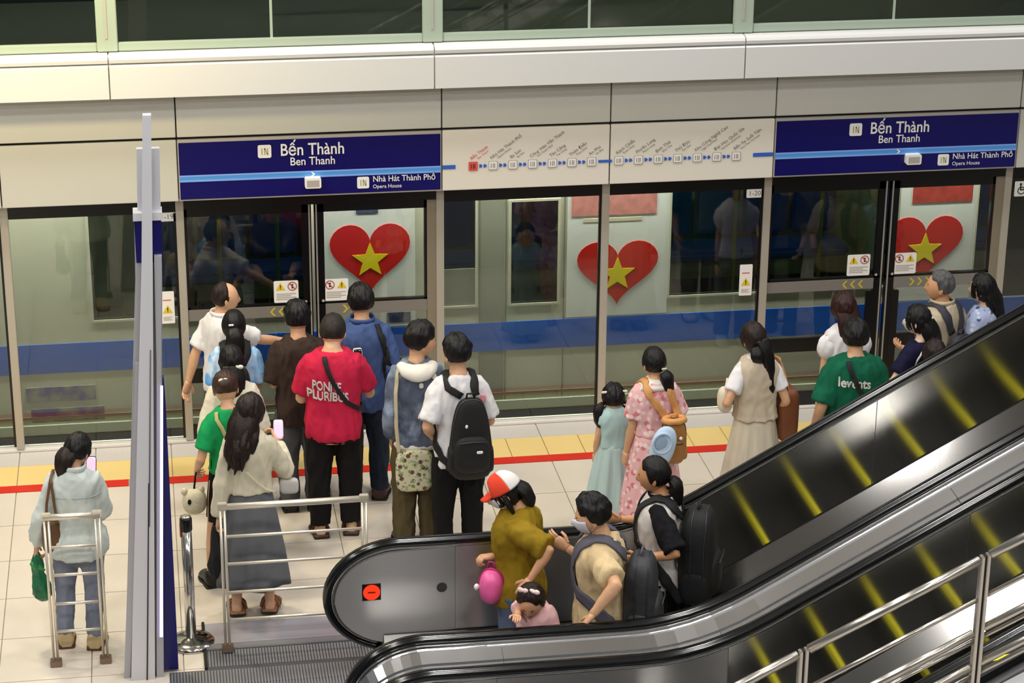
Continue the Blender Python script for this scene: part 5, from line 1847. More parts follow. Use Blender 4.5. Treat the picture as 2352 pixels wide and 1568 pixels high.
m = MB(); p.lock(m, [q + Y(0, 0, .80), q + Y(0, 0, .70), q + Y(0.01, 0, .60), q + Y(-.01, 0, .50), q + Y(-.01, 0, .40)], [.014, .030, .040, .048, .02], 0.8, ridges=6, amp=0.2); cpart(p, b, 'canopy', m, BLACKNYL)
m = MB(); m.tube([q + Y(0, 0, .78), q + Y(0, 0, .86)], 0.011, 8); cpart(p, b, 'grip', m, BLACKCLOTH)
b = carried(p, 'shoulder_bag', (0.255, 0.03, 0.86), 'small grey-white bag hanging by the hip of the woman in the cream cardigan', 'bag')
m = MB(); superbox(m, (0.265, 0.05, 0.95), 0.065, 0.03, 0.055, 4); cpart(p, b, 'bag_body', m, mat('bag_pale', (196, 192, 186), 0.6))
m = MB(); strap_on_torso(p, m, [(R(-95), .70), (R(-75), .66), (R(-45), .61), (R(-8), .575)], 0.016, 0.055); cpart(p, b, 'bag_strap', m, CC)

# ---- 6 man in dark brown tee
p = Person('man in a dark brown tee and grey trousers facing the doors', (0.81, -1.40), 1.66, 0, 'm', 1.02)
p.pose({1: (0.12, 0.25, 1.0), -1: (-0.13, 0.24, 0.98)})
p.head_setup(6, 6); p.body(); p.hair_cap(BLK, 0.085, vol_top=0.03, rough=1.6)
p.top('tee', cloth('brown_cotton', (58, 46, 40), 0.1), 0.44, 0.022, 0.9, 1.25, wr=0.017)
p.pants('trousers', cloth('grey_trouser', (92, 94, 98), 0.1), 0.05, 1.12); p.shoes(MATS['shoe_black'])

# ---- 7 man in red tee
p = Person('man in a red tee with white lettering across the back and a black sling strap', (1.02, -1.89), 1.74, -2, 'm', 1.14, skin=(226, 182, 146))
p.pose({1: p.w2l((1.235, -1.60, 1.17)), -1: (-0.14, 0.28, 1.05)}, {1: (0.5, -0.8, -1.0), -1: (-0.5, -0.8, -0.6)}, feet={-1: (-0.115, 0.0, 0), 1: (0.115, 0.03, 0)})
p.head_setup(-12, 14, dz=-0.01); p.body({1: 0.6}); p.hair_cap(hairmat('hair_crop', (40, 34, 30), 0.6), 0.045, 0.50, -0.36, -0.08, rough=0.5)
RT = cloth('red_cotton', (198, 36, 70), 0.08)
o = p.top('tee', RT, 0.465, 0.024, 0.78, 1.12, wr=0.015)
tee_text(p, ['PONNE', 'PLURIBUS'], 1.245, [-0.055, -0.045], 0.098, mat('print_bone', (216, 210, 204), 0.7), 0.034, o, 0.80, 'shirt_lettering', -0.10, [0.21, 0.30])
p.pants('trousers', cloth('black_denim', (24, 22, 23), 0.2), 0.06, 1.12)
p.shoes(mat('sandal_brown', (92, 54, 44), 0.5), 'sandal')
b = carried(p, 'sling_bag', (0.16, 0.20, 1.0), 'black sling bag worn by the man in the red tee', 'bag')
m = MB(); strap_on_torso(p, m, [(R(-118), .838), (R(-105), .79), (R(-88), .72), (R(-62), .645), (R(-30), .60), (R(5), .585), (R(40), .585)], 0.032, 0.036); cpart(p, b, 'sling_strap', m, BLACKNYL)
m = MB(); superbox(m, (0.10, 0.215, 1.02), 0.12, 0.045, 0.075, 4); cpart(p, b, 'bag_body', m, BLACKNYL)
phone(p, p.w2l((1.235, -1.57, 1.275)), 'white phone held by the man in the red tee', 10, -20, (228, 226, 228), glow=False)

# ---- 8 man in blue denim shirt
p = Person('man in a blue denim shirt with a black strap over one shoulder', (1.30, -1.24), 1.71, -8, 'm', 1.08)
p.pose({1: (0.22, 0.10, 0.88), -1: (-0.16, 0.2, 0.95)}, feet={-1: (-0.09, 0.05, 0), 1: (0.12, -0.02, 0)})
p.head_setup(26, 6); p.body(); p.face(); p.hair_cap(BLK, 0.085, vol_top=0.03, rough=1.4)
DS = mat('denim_shirt', (66, 86, 132), 0.85, var=0.2, vscale=5, bump=0.15, bscale=200, spec=0.2)
p.top('shirt', DS, 0.44, 0.024, 1.9, 1.15, wr=0.017); collar(p, DS)
p.pants('jeans', DKJEANS, 0.05, 1.05); p.shoes(mat('shoe_maroon', (74, 46, 44), 0.5))
b = carried(p, 'messenger_bag', (0.20, 0.06, 0.95), 'black bag strap hanging from the shoulder of the man in blue denim', 'bag')
m = MB(); ribbon(m, [(.10, -.06, 1.425), (.125, -.095, 1.36), (.165, -.10, 1.25), (.20, -.08, 1.12), (.205, -.05, 1.02)], 0.05, 0.006, [(0, -.5, 1), (0, -1, .4), (.3, -1, 0), (.6, -1, 0), (.8, -.6, 0)]); cpart(p, b, 'bag_strap', m, BLACKNYL)
m = MB(); superbox(m, (0.215, 0.02, 0.98), 0.04, 0.11, 0.10, 4); cpart(p, b, 'bag_body', m, BLACKNYL)

# ---- 9 young man in denim jacket with white hood
p = Person('young man in a grey-blue denim jacket with a white hood, looking to his side', (1.60, -2.13), 1.72, 0, 'm', 0.92)
p.pose({1: (0.15, 0.24, 1.0), -1: (-0.175, 0.06, 0.84)}, feet={-1: (-0.10, 0, 0), 1: (0.10, 0.02, 0)})
p.head_setup(-74, 8); p.body(); p.face(); p.hair_cap(BLK, 0.10, 0.36, -0.34, -0.02, 0.16, vol_top=0.04, rough=1.8)
DJ = print_mat('jacket_denim', (92, 104, 126), [(70, 78, 96), (148, 164, 190)], 5.0, 0.48, 0.68, voro=False)
p.top('jacket', DJ, 0.475, 0.024, 1.9, 1.0, wr=0.019)
m = p.mb()
for k in range(1):
    pts = []
    for i in range(13):
        a = math.pi * (1.08 + 0.84 * i / 12)
        pts.append((0.128 * math.cos(a), -0.004 + 0.098 * math.sin(a) - 0.01, 1.445 - 0.055 * math.sin(math.pi * i / 12)))
    m.tube(pts, [.030, .040, .050, .058, .064, .068, .070, .068, .064, .058, .050, .040, .030], 14, 0.75)
o = p.child('hood', m, cloth('hood_white', (226, 222, 212), 0.04)); fuse(o, 0.012, 4, 0.006, 10, 3)
m = p.mb(); m.rings([p.ring(0.462 * 1.72, 0.026, 24), p.ring(0.478 * 1.72, 0.033, 24), p.ring(0.49 * 1.72, 0.024, 24)]); p.child('shirt_hem', m, MATS['hood_white'])
for (x, z) in ((0.02, 1.30), (0.115, 1.36)):
    q = p.surf(math.atan2(-1, x * 6), z, 0.030)
    m = p.mb(); superbox(m, (x, q.y, z), 0.016, 0.008, 0.020, 3); p.child('jacket_patch', m, MATS['hood_white'])
p.pants('trousers', cloth('olive_twill', (84, 74, 50), 0.08), 0.03, 1.18); p.shoes(MATS['shoe_black'])
b = carried(p, 'tote_bag', (-0.03, -0.17, 0.50), 'cream tote bag with a fruit and leaf print behind the denim jacket', 'bag')
TB = print_mat('tote_print', (206, 200, 168), [(98, 66, 60), (120, 140, 62), (158, 172, 150), (150, 172, 110)], 17.0, 0.26, 0.32)
m = MB(); superbox(m, (-0.04, -0.165, 0.66), 0.135, 0.03, 0.16, 4.5, 30, 18); cpart(p, b, 'bag_body', m, TB)
m = MB(); ribbon(m, [(-0.15, -0.165, 0.80), (-0.165, -0.15, 1.0), (-0.165, -0.125, 1.25), (-0.14, -0.08, 1.40), (-0.12, -0.02, 1.43)], 0.028, 0.003, [(-.6, -1, 0), (-.6, -1, 0), (-.6, -1, .1), (-.3, -.6, .6), (0, 0, 1)]); cpart(p, b, 'bag_strap', m, mat('strap_beige', (190, 178, 150), 0.8))

# ---- 10 young man in white tee with black backpack
p = Person('young man in a white tee and black trousers wearing a black backpack', (1.865, -2.42), 1.72, 2, 'm', 0.96)
p.pose({-1: (-0.17, 0.10, 0.93), 1: (0.18, 0.22, 1.0)}, {-1: (-0.6, -1, -0.3)}, feet={-1: (-0.12, 0, 0), 1: (0.10, 0, 0)})
p.head_setup(30, 4); p.body(); p.face(); p.hair_cap(BLK, 0.095, 0.45, -0.34, -0.04, vol_top=0.03, rough=1.6)
p.top('tee', WS, 0.44, 0.022, 0.86, 1.12, wr=0.017)
p.pants('trousers', BLACKCLOTH, 0.05, 1.05); p.shoes(MATS['shoe_black'])
b = backpack(p, 'black backpack on the young man in the white tee', BLACKNYL, 0.42, 0.775, 0.175, 0.085, dx=0.05, taper=0.42, strap_w=0.05)
m = MB(); superbox(m, (0.085, -0.375, 0.99), 0.022, 0.004, 0.010, 4); cpart(p, b, 'brand_tag', m, MATS['sign_white'])
m = MB(); m.ellipsoid((0.0, -0.325, 1.17), 0.010, 0.006, 0.014, 8, 6); cpart(p, b, 'zip_pull', m, MATS['sign_white'])
m = p.mb(); superbox(m, (0.155, -0.115, 1.29), 0.022, 0.008, 0.03, 3); p.child('pink_print', m, mat('print_pink', (226, 150, 160), 0.7))

# ---- 11 girl in mint dress
p = Person('small girl in a long mint dress with two pigtails', (3.085, -1.98), 1.12, 0, 'f', 1.06)
p.pose(); p.head_setup(0, 4, hs=1.42); p.body()
p.hair_cap(BLK, 0.045, long=False, nape=-0.30, side=-0.1, parting=True)
for sd in (-1, 1):
    m = p.mb(); p.lock(m, [p.hpt(sd * 0.34, -0.12, -0.12), p.hpt(sd * 0.50, -0.16, -0.30), p.hpt(sd * 0.48, -0.20, -0.68), p.hpt(sd * 0.44, -0.20, -0.92)], [.022, .040, .038, .008], 0.8); p.child('pigtail', m, BLK)
    clip(p, p.hpt(sd * 0.32, -0.22, 0.30), (232, 226, 222), r=0.014)
    m = p.mb(); m.tube([p.hpt(sd * (0.38 + 0.07 * math.cos(2 * math.pi * i / 10)), -0.13 + 0.07 * math.sin(2 * math.pi * i / 10), -0.16) for i in range(10)], 0.008, 6, closed=True); p.child('hair_tie', m, mat('tie_white', (232, 230, 226), 0.7))
MT = cloth('mint_cotton', (172, 202, 202), 0.05)
p.top('bodice', MT, 0.56, 0.016, 0.34, 1.35, wr=0.009)
p.skirt('dress_skirt', mat('mint_tulle', (178, 202, 200), 0.9, var=0.06, vscale=20, stretch=(1, 1, 0.1)), 0.66, 0.09, r0=0.205, pleats=12, amp=0.012)
p.shoes(mat('shoe_white', (224, 220, 214), 0.5))

# ---- 12 woman in pink floral dress
p = Person('woman in a pink floral dress with a white collar and low ponytail', (3.29, -2.42), 1.56, 6, 'f', 1.05, skin=(206, 158, 120))
p.pose({-1: (-0.195, 0.06, 0.70), 1: (0.15, 0.2, 0.95)})
p.head_setup(14, 4); p.body()
p.hair_cap(BLK, 0.04, nape=-0.5, side=-0.25, sidey=0.25, rough=0.5)
m = p.mb(); p.lock(m, [p.hpt(0.10, -0.40, -0.22), p.hpt(0.17, -0.50, -0.40), p.hpt(0.20, -0.48, -0.75), p.hpt(0.14, -0.46, -1.0)], [.030, .050, .050, .012], 0.8); p.child('ponytail', m, BLK)
clip(p, p.hpt(0.10, -0.46, -0.10), (224, 216, 204), r=0.012)
PK = print_mat('pink_floral', (226, 176, 178), [(206, 116, 124), (238, 212, 208)], 16.0, 0.30, 0.42)
p.top('bodice', PK, 0.58, 0.018, 0.70, 1.35, wr=0.015)
p.skirt('dress_skirt', PK, 0.92, 0.22, r0=0.23, pleats=9, amp=0.014)
m = p.mb(); m.rings([p.ring(.812 * 1.56, 0.020, 28), p.ring(.828 * 1.56, 0.028, 28), p.ring(.846 * 1.56, 0.018, 28), p.ring(.855 * 1.56, 0.008, 28)]); p.child('collar', m, MATS['hood_white'])
p.shoes(MATS['sandal_tan'], 'sandal')
LT = mat('leather_tan', (206, 146, 84), 0.55, var=0.15, vscale=10)
b = backpack(p, 'small tan drawstring backpack on the woman in the pink dress', mat('leather_brown', (158, 108, 52), 0.5, var=0.15, vscale=10), 0.47, 0.69, 0.088, 0.06, LT, dx=0.085, taper=0.05, strap_w=0.05)
m = MB(); m.tube([(0.085 + .075 * math.cos(2 * math.pi * i / 14), -0.19 + .045 * math.sin(2 * math.pi * i / 14), 1.075) for i in range(14)], [.022 + .005 * (i % 2) for i in range(14)], 8, closed=True); cpart(p, b, 'gathered_mouth', m, LT)
m = MB(); m.ellipsoid((0.11, -0.275, 0.96), .013, .008, .013, 10, 8); cpart(p, b, 'clasp', m, MATS['sign_white'])
b = carried(p, 'sun_hat', (-0.02, -0.30, 0.80), 'pale blue hat hanging from the tan backpack straps', 'hat')
HB = cloth('hat_blue', (186, 208, 230), 0.04)
m = MB(); superbox(m, (-0.035, -0.305, 0.925), 0.092, 0.05, 0.155, 2.3, 26, 16, 0.0, Matrix.Rotation(R(14), 3, 'Y')); cpart(p, b, 'crown', m, HB)
m = MB(); m.tube([(-0.055 + .07 * math.cos(2 * math.pi * i / 18), -0.348, 0.97 + .075 * math.sin(2 * math.pi * i / 18)) for i in range(18)], 0.012, 8, closed=True); cpart(p, b, 'brim', m, HB)
m = MB(); superbox(m, (-0.058, -0.345, 0.965), 0.055, 0.012, 0.055, 2.2); cpart(p, b, 'hat_lining', m, cloth('hat_shade', (150, 172, 196), 0.04))  # darker hat blue paints the shade inside the opening

# ---- 13 woman in beige dress with braid
p = Person('woman with a long black braid, beige sleeveless dress and white blouse sleeves', (4.10, -2.20), 1.63, 6, 'f', 1.0, skin=(206, 158, 122))
p.pose({-1: p.w2l((3.90, -2.10, 0.99)), 1: (0.20, 0.06, 0.85)}, {-1: (-0.6, -1, -0.4)})
p.head_setup(10, 6, -8); p.body(); p.hair_cap(DBR, 0.045, long=True, rough=0.7)
m = p.mb(); p.lock(m, [p.hpt(-0.06, -0.36, -0.2), p.hpt(-0.16, -0.46, -0.45), p.hpt(-0.10, -0.40, -0.66)], [.05, .06, .03], 0.7)
p.lock(m, [p.hpt(0.06, -0.34, 0.0), p.hpt(0.08, -0.48, -0.35), p.hpt(0.08, -0.52, -0.75), p.hpt(0.10, -0.52, -1.15), p.hpt(0.10, -0.52, -1.42), p.hpt(0.10, -0.52, -1.56), p.hpt(0.11, -0.52, -1.72)], [.055, .052, .044, .038, .022, .024, .006], 0.75, ridges=4, amp=0.18); p.child('braid', m, BLK)
BD = cloth('beige_linen', (198, 184, 162), 0.05)
p.top('blouse_sleeves', WS, 0.70, 0.010, 0.66, 1.05, wr=0.011)
p.top('dress_bodice', BD, 0.55, 0.026, None, neck=0.836, wr=0.015)
p.skirt('dress_skirt', mat('cream_voile', (206, 196, 176), 0.9, var=0.06, vscale=20, stretch=(1, 1, 0.1)), 0.92, 0.12, r0=0.26, pleats=10, amp=0.014)
p.shoes(MATS['sandal_tan'], 'sandal')
b = carried(p, 'brown_tote', (0.235, 0.0, 0.70), 'large brown leather bag hanging beside the beige dress', 'bag')
m = MB(); superbox(m, (0.245, -0.01, 0.90), 0.075, 0.10, 0.21, 4.5); cpart(p, b, 'bag_body', m, mat('leather_cognac', (112, 62, 30), 0.45, var=0.15, vscale=8))
m = MB(); ribbon(m, [(.235, -.07, 1.08), (.205, -.055, 1.22), (.165, -.03, 1.345), (.155, .03, 1.345), (.20, .06, 1.22), (.235, .07, 1.08)], 0.022, 0.004, [(1, 0, 0), (1, 0, .2), (.3, 0, 1), (.3, 0, 1), (1, 0, .2), (1, 0, 0)]); cpart(p, b, 'bag_strap', m, LT)
b = carried(p, 'cream_pouch', p.w2l((3.87, -2.20, 0.92)), 'white pouch in the crook of the arm beside the beige dress', 'bag')
q = p.w2l((3.87, -2.20, 1.04)); m = MB(); superbox(m, q, 0.055, 0.06, 0.10, 2.6); cpart(p, b, 'bag_body', m, mat('pouch_cream', (224, 214, 192), 0.7))
m = MB(); m.tube([q + Y(0, 0, .09), q + Y(0.02, 0.02, .16)], 0.008, 6); cpart(p, b, 'carry_loop', m, MATS['pouch_cream'])

# ---- 14 woman in white puff-sleeved top
p = Person('woman with reddish dark hair and a white puff-sleeved top by the second doors', (4.94, -1.62), 1.61, 2, 'f')
p.pose({-1: p.w2l((4.775, -1.60, 0.74))}); p.head_setup(12, 4); p.body({-1: 0.6}); p.hair_cap(RED, 0.05, long=True, vol_top=0.02)
m = p.mb(); p.lock(m, [p.hpt(0.0, -0.22, 0.05), p.hpt(0.0, -0.38, -0.35), p.hpt(0.02, -0.44, -0.8), p.hpt(0.04, -0.44, -1.15)], [.08, .095, .09, .02], 0.5, ridges=6); p.wisps(m, (0, -0.40, -0.2), (0.04, -0.50, -1.25), 0.26, 10, 0.022); p.child('hair_length', m, RED)
o = p.top('blouse', WS, 0.52, 0.016, None, wr=0.013)
for sd in (-1, 1):
    m = p.mb(); c = p.sh[sd].lerp(p.el[sd], 0.30); m.ellipsoid(c, .078, .076, .10, 18, 12); q = p.child('puff_sleeve', m, WS, o); fuse(q, 0.012, 2, 0.010, 14, sd)
p.pants('trousers', cloth('grey_wash', (120, 124, 132), 0.1), 0.05, 1.1); p.shoes(MATS['shoe_white'])
m = p.mb(); q = p.wr[-1]; m.tube([q + (p.el[-1] - q).normalized() * 0.02 + Vector((0.030 * math.cos(2 * math.pi * i / 12), 0.030 * math.sin(2 * math.pi * i / 12), 0)) for i in range(12)], 0.007, 6, closed=True); p.child('wrist_band', m, BLACKCLOTH)

# ---- 15 person in dark green tee
p = Person('young man in a dark green tee with white script lettering on the back', (4.80, -2.33), 1.65, -4, 'm', 1.08)
p.pose({1: (0.14, 0.22, 1.0), -1: (-0.26, 0.05, 0.84)}); p.head_setup(-4, 6); p.body(); p.hair_cap(BLK, 0.09, 0.45, -0.45, -0.15, rough=1.2)
DG = cloth('bottle_green', (14, 92, 66), 0.1)
o = p.top('tee', DG, 0.43, 0.026, 0.95, 1.35, wr=0.019)
tee_text(p, ['levents'], 1.225, [-0.03], 0.10, MATS['print_bone'], 0.036, o, 1, 'shirt_lettering', -0.08, [0.235])
p.pants('trousers', cloth('grey_wash', (120, 124, 132), 0.1), 0.05, 1.1); p.shoes(MATS['shoe_white'])
b = carried(p, 'crossbody_bag', (0.18, 0.12, 0.92), 'black crossbody strap over the dark green tee', 'bag')
m = MB(); strap_on_torso(p, m, [(R(-125), .838), (R(-106), .78), (R(-90), .72), (R(-60), .64), (R(-20), .59), (R(30), .58)], 0.034, 0.040); cpart(p, b, 'sling_strap', m, BLACKNYL)
m = MB(); superbox(m, (0.15, 0.18, 0.96), 0.09, 0.035, 0.06, 4); cpart(p, b, 'bag_body', m, BLACKNYL)

# ---- 16 woman in navy with hair clip
p = Person('woman in a navy top with a white hair clip next to the grey-haired man', (5.47, -1.88), 1.58, 28, 'f', skin=(232, 196, 170))
p.pose({-1: (-0.20, 0.18, 0.92), 1: (0.18, 0.1, 0.84)}, {-1: (-1, -0.6, -0.5)}); p.head_setup(22, 10); p.body(); p.hair_cap(BLK, 0.05, long=True)
p.face(); p.mask(mat('mask_cream', (214, 206, 190), 0.8))
m = p.mb(); p.lock(m, [p.hpt(0.0, -0.25, 0.0), p.hpt(0.0, -0.40, -0.35), p.hpt(0.02, -0.46, -0.75), p.hpt(0.04, -0.46, -1.05)], [.075, .08, .07, .02], 0.6); p.wisps(m, (0, -0.42, -0.2), (0.04, -0.52, -1.15), 0.22, 8, 0.020); p.child('hair_length', m, BLK)
clip(p, p.hpt(0.02, -0.47, 0.08), (236, 232, 226), r=0.014)
p.top('top', cloth('navy_cotton', (22, 22, 52), 0.1), 0.50, 0.016, 0.75, 1.2, neck=0.825)
p.pants('trousers', BLACKCLOTH); p.shoes(MATS['shoe_black'])
b = carried(p, 'white_purse', (-0.19, 0.02, 0.80), 'white strap and purse of the woman in the navy top', 'bag')
m = MB(); strap_on_torso(p, m, [(R(-130), .82), (R(-150), .74), (R(-165), .65), (R(-175), .56)], 0.014, 0.030); cpart(p, b, 'bag_strap', m, MATS['sign_white'])
m = MB(); superbox(m, (-0.185, 0.0, 0.86), 0.035, 0.08, 0.06, 4); cpart(p, b, 'bag_body', m, MATS['sign_white'])

# ---- 17 child whose dark head shows above the handrail
p = Person('small dark-haired child whose head just shows above the escalator handrail', (5.46, -2.22), 1.43, 10, 'f', 0.92)
p.pose(); p.head_setup(0, 0, hs=1.05); p.body(); p.hair_cap(DBR, 0.05, long=True)
p.top('tee', BLACKCLOTH, 0.48, 0.014, 0.7, 1.2); p.pants('trousers', DKJEANS); p.shoes(MATS['shoe_white'])

# ---- 18 grey-haired man with dark backpack
p = Person('grey-haired man in a beige shirt with a dark backpack, looking sideways', (5.80, -1.36), 1.66, 32, 'm', 1.04, skin=(206, 154, 116))
p.pose({1: (0.20, 0.1, 0.88), -1: (-0.16, 0.2, 1.0)}); p.head_setup(40, 0); p.body(); p.face((80, 76, 74)); p.hair_cap(GRY, 0.06, 0.55, -0.36, -0.04, 0.15, rough=0.9)
BS = cloth('beige_shirt', (188, 174, 150), 0.06)
p.top('shirt', BS, 0.46, 0.02, 0.85, 1.15, wr=0.015); collar(p, BS)
p.pants('trousers', DKJEANS); p.shoes(MATS['shoe_black'])
backpack(p, 'dark slate backpack on the grey-haired man', mat('slate_nylon', (48, 48, 60), 0.6, var=0.2, vscale=12), 0.46, 0.72, 0.14, 0.07, strap_w=0.062)

# ---- 19 woman in pale blue floral blouse
p = Person('woman with long dark hair in a pale blue floral blouse at the far right', (6.17, -1.32), 1.60, 28, 'f', skin=(226, 184, 152))
p.pose(); p.head_setup(24, 4); p.body(); p.face(); p.hair_cap(BLK, 0.05, long=True)
m = p.mb(); p.lock(m, [p.hpt(0.0, -0.25, 0.0), p.hpt(0.02, -0.40, -0.35), p.hpt(0.10, -0.46, -0.75), p.hpt(0.14, -0.46, -1.1)], [.075, .085, .08, .02], 0.55); p.wisps(m, (0, -0.42, -0.2), (0.14, -0.52, -1.2), 0.24, 9, 0.020); p.child('hair_length', m, BLK)
p.top('blouse', print_mat('blue_floral', (168, 180, 214), [(70, 84, 130), (206, 214, 232)], 15.0, 0.24, 0.32), 0.48, 0.018, 0.8, 1.2)
p.pants('trousers', DKJEANS); p.shoes(MATS['shoe_white'])

# ---- 20 woman in pale denim jacket, lower left
p = Person('woman in a pale denim jacket and blue jeans behind the narrow railing', (-0.80, -3.36), 1.535, -4, 'f', 1.02)
p.pose({1: p.w2l((-0.70, -3.13, 1.07)), -1: p.w2l((-1.07, -3.33, 0.745))}, {1: (0.45, -0.9, -0.9), -1: (-0.8, -0.8, 0)}, feet={-1: (-0.125, 0.02, 0), 1: (0.075, -0.02, 0)})
p.head_setup(-30, 22); p.body({1: 0.7, -1: 1.0}); p.hair_cap(BLK, 0.05, nape=-0.5, side=-0.3, sidey=0.28)
m = p.mb(); p.lock(m, [p.hpt(-0.05, -0.32, -0.05), p.hpt(-0.10, -0.46, -0.3), p.hpt(-0.12, -0.46, -0.62), p.hpt(-0.16, -0.44, -0.86)], [.06, .062, .045, .012], 0.7); p.child('ponytail', m, DBR)
PD = mat('denim_pale', (202, 210, 206), 0.85, var=0.06, vscale=6, bump=0.15, bscale=200, spec=0.2)
o = p.top('jacket', PD, 0.455, 0.032, 1.9, 1.22, wr=0.022, flare=0.012); collar(p, PD, h=0.035, off=0.018)
m = p.mb(); m.tube([p.surf(R(a), 0.745 * 1.535, 0.040) for a in range(-160, -15, 8)], 0.0035, 5); p.child('yoke_seam', m, mat('seam_pale', (176, 184, 180), 0.9), o)
p.pants('jeans', mat('denim_faded', (122, 130, 148), 0.85, var=0.25, vscale=6, bump=0.15, bscale=220, spec=0.2), 0.065, 0.92); p.shoes(mat('shoe_cream', (196, 172, 126), 0.6), sole=MATS['sandal_brown'])
phone(p, p.w2l((-0.695, -3.11, 1.195)), 'phone with a bright pinkish screen held by the woman in pale denim', -5, -25, (70, 60, 84))
b = carried(p, 'shoulder_bag', (-0.15, -0.09, 0.74), 'brown leather shoulder bag at the side of the woman in pale denim', 'bag')
m = MB(); superbox(m, (-0.16, -0.095, 0.86), 0.062, 0.04, 0.115, 4.5); cpart(p, b, 'bag_body', m, mat('leather_umber', (98, 66, 36), 0.5, var=0.15, vscale=8))
m = MB(); ribbon(m, [(-.19, -.10, .96), (-.175, -.125, 1.10), (-.145, -.085, 1.255), (-.135, -.03, 1.29), (-.13, .05, 1.25)], 0.016, 0.004, [(-.5, -1, 0), (-.4, -1, .1), (-.2, -.7, .7), (0, 0, 1), (0, 1, .5)])
ribbon(m, [(-.115, -.13, .96), (-.125, -.135, 1.10), (-.14, -.09, 1.25)], 0.016, 0.004, [(-.5, -1, 0), (-.4, -1, .1), (-.2, -.7, .7)]); cpart(p, b, 'bag_strap', m, MATS['leather_umber'])
b = carried(p, 'green_bag', p.w2l((-1.075, -3.34, 0.34)), 'green knotted carrier bag hanging from the hand of the woman in pale denim', 'bag')
q = p.w2l((-1.075, -3.34, 0)); GB = mat('green_plastic', (24, 104, 66), 0.35, var=0.3, vscale=14, bump=0.6, bscale=25)
m = MB(); p.lock(m, [q + Y(0, 0, .70), q + Y(0, 0, .62), q + Y(0.0, 0, .55), q + Y(.01, 0, .47), q + Y(.02, 0, .39), q + Y(.02, 0, .345)], [.014, .042, .036, .058, .066, .022], 0.85, ridges=5, amp=0.14); cpart(p, b, 'bag_body', m, GB)
m = MB(); p.lock(m, [q + Y(-.045, -.01, .63), q + Y(0, -.02, .60), q + Y(.045, -.01, .57)], [.01, .03, .008], 0.5); cpart(p, b, 'knot', m, mat('green_knot', (40, 140, 60), 0.35, var=0.2, vscale=14))

# ---- 21 woman in red cap on the escalator landing
p = Person('woman in a red and white cap, mask and mustard tee stepping off the escalator', (1.945, -4.52), 1.63, 66, 'f', 1.10, skin=(206, 156, 118))
p.pose({1: p.w2l((1.80, -4.50, 1.03)), -1: p.w2l((1.96, -4.84, 1.01))}, {-1: (-0.3, -1, -0.1), 1: (0.6, -1, -0.2)})
p.head_setup(14, 30, hs=1.0); p.body({1: 0.9, -1: 0.6}); p.face(); p.hair_cap(BLK, 0.04, long=True)
p.mask(mat('mask_white', (226, 222, 222), 0.8))
m = p.mb(); p.lock(m, [p.hpt(-0.02, -0.30, 0.05), p.hpt(-0.02, -0.46, -0.2), p.hpt(-0.04, -0.46, -0.5), p.hpt(-0.05, -0.42, -0.72)], [.05, .06, .055, .012], 0.7)
for sd in (-1, 1): p.lock(m, [p.hpt(sd * 0.30, 0.0, 0.05), p.hpt(sd * 0.36, 0.02, -0.25), p.hpt(sd * 0.33, 0.04, -0.62)], [.03, .032, .008], 0.6)
p.child('hair_length', m, BLK)
CAPR = cloth('cap_red', (222, 70, 46), 0.05); CAPW = cloth('cap_white_panel', (226, 222, 220), 0.04)
def cap_part(p, name, a0, a1, material, parent=None):
    m = p.mb(); nu, nv = 24, 10; rows = []
    for i in range(nv + 1):
        z = 0.16 + (1 - 0.16) * i / nv
        rows.append([])
        for j in range(nu + 1):
            a = R(a0 + (a1 - a0) * j / nu); c = math.sqrt(max(0, 1 - min(z, .999) ** 2))
            q = p.skull((c * math.cos(a) * 0.999, min(c * math.sin(a), 0.62) if c * math.sin(a) > 0.62 else c * math.sin(a), z)); q = q + q.normalized() * 0.085
            rows[-1].append(p.hpt(*q))
    vs = [q for r_ in rows for q in r_]; k = nu + 1
    m.add(vs, [(i * k + j, i * k + j + 1, (i + 1) * k + j + 1, (i + 1) * k + j) for i in range(nv) for j in range(nu)], True)
    o = p.child(name, m, material, parent); q = o.modifiers.new('thick', 'SOLIDIFY'); q.thickness = 0.004
    return o
cp = cap_part(p, 'cap', -25, 204, CAPR); cap_part(p, 'cap_back', 204, 335, CAPW, cp)
m = p.mb(); rows = []
for i in range(7):
    t = i / 6
    rows.append([p.hpt(0.30 * (1 - 0.25 * t * t) * math.sin(R(-62 + 124 * j / 12)) / math.sin(R(62)), 0.34 + 0.36 * t * math.cos(R(-62 + 124 * j / 12)) ** 0.7 - 0.10 * (1 - math.cos(R(-62 + 124 * j / 12))), 0.17 - 0.07 * t - 0.10 * abs(math.sin(R(-62 + 124 * j / 12))) ** 2 * t) for j in range(13)])
m.add([q for r_ in rows for q in r_], [(i * 13 + j, i * 13 + j + 1, (i + 1) * 13 + j + 1, (i + 1) * 13 + j) for i in range(6) for j in range(12)], True)
o = p.child('cap_peak', m, CAPR, cp); q = o.modifiers.new('thick', 'SOLIDIFY'); q.thickness = 0.006
p.top('tee', cloth('mustard_cotton', (140, 114, 24), 0.12), 0.46, 0.024, 0.92, 1.3, wr=0.020)
p.pants('jeans', JEANS, 0.05, 1.0); p.shoes(MATS['shoe_white'])
b = carried(p, 'pink_bag', p.w2l((1.765, -4.60, 0.74)), 'shiny pink rounded bag held by the woman in the red cap', 'bag')
q = p.w2l((1.765, -4.62, 0.885)); PB = mat('pink_satin', (226, 96, 158), 0.35, var=0.2, vscale=9)
m = MB(); superbox(m, q, 0.095, 0.075, 0.115, 2.4); cpart(p, b, 'bag_body', m, PB)
m = MB(); m.tube([q + Vector((0.0, .0785 * math.cos(R(a)), .118 * math.sin(R(a)))) for a in range(0, 360, 15)], 0.011, 6, closed=True); cpart(p, b, 'bag_piping', m, mat('pink_deep', (168, 22, 92), 0.4))
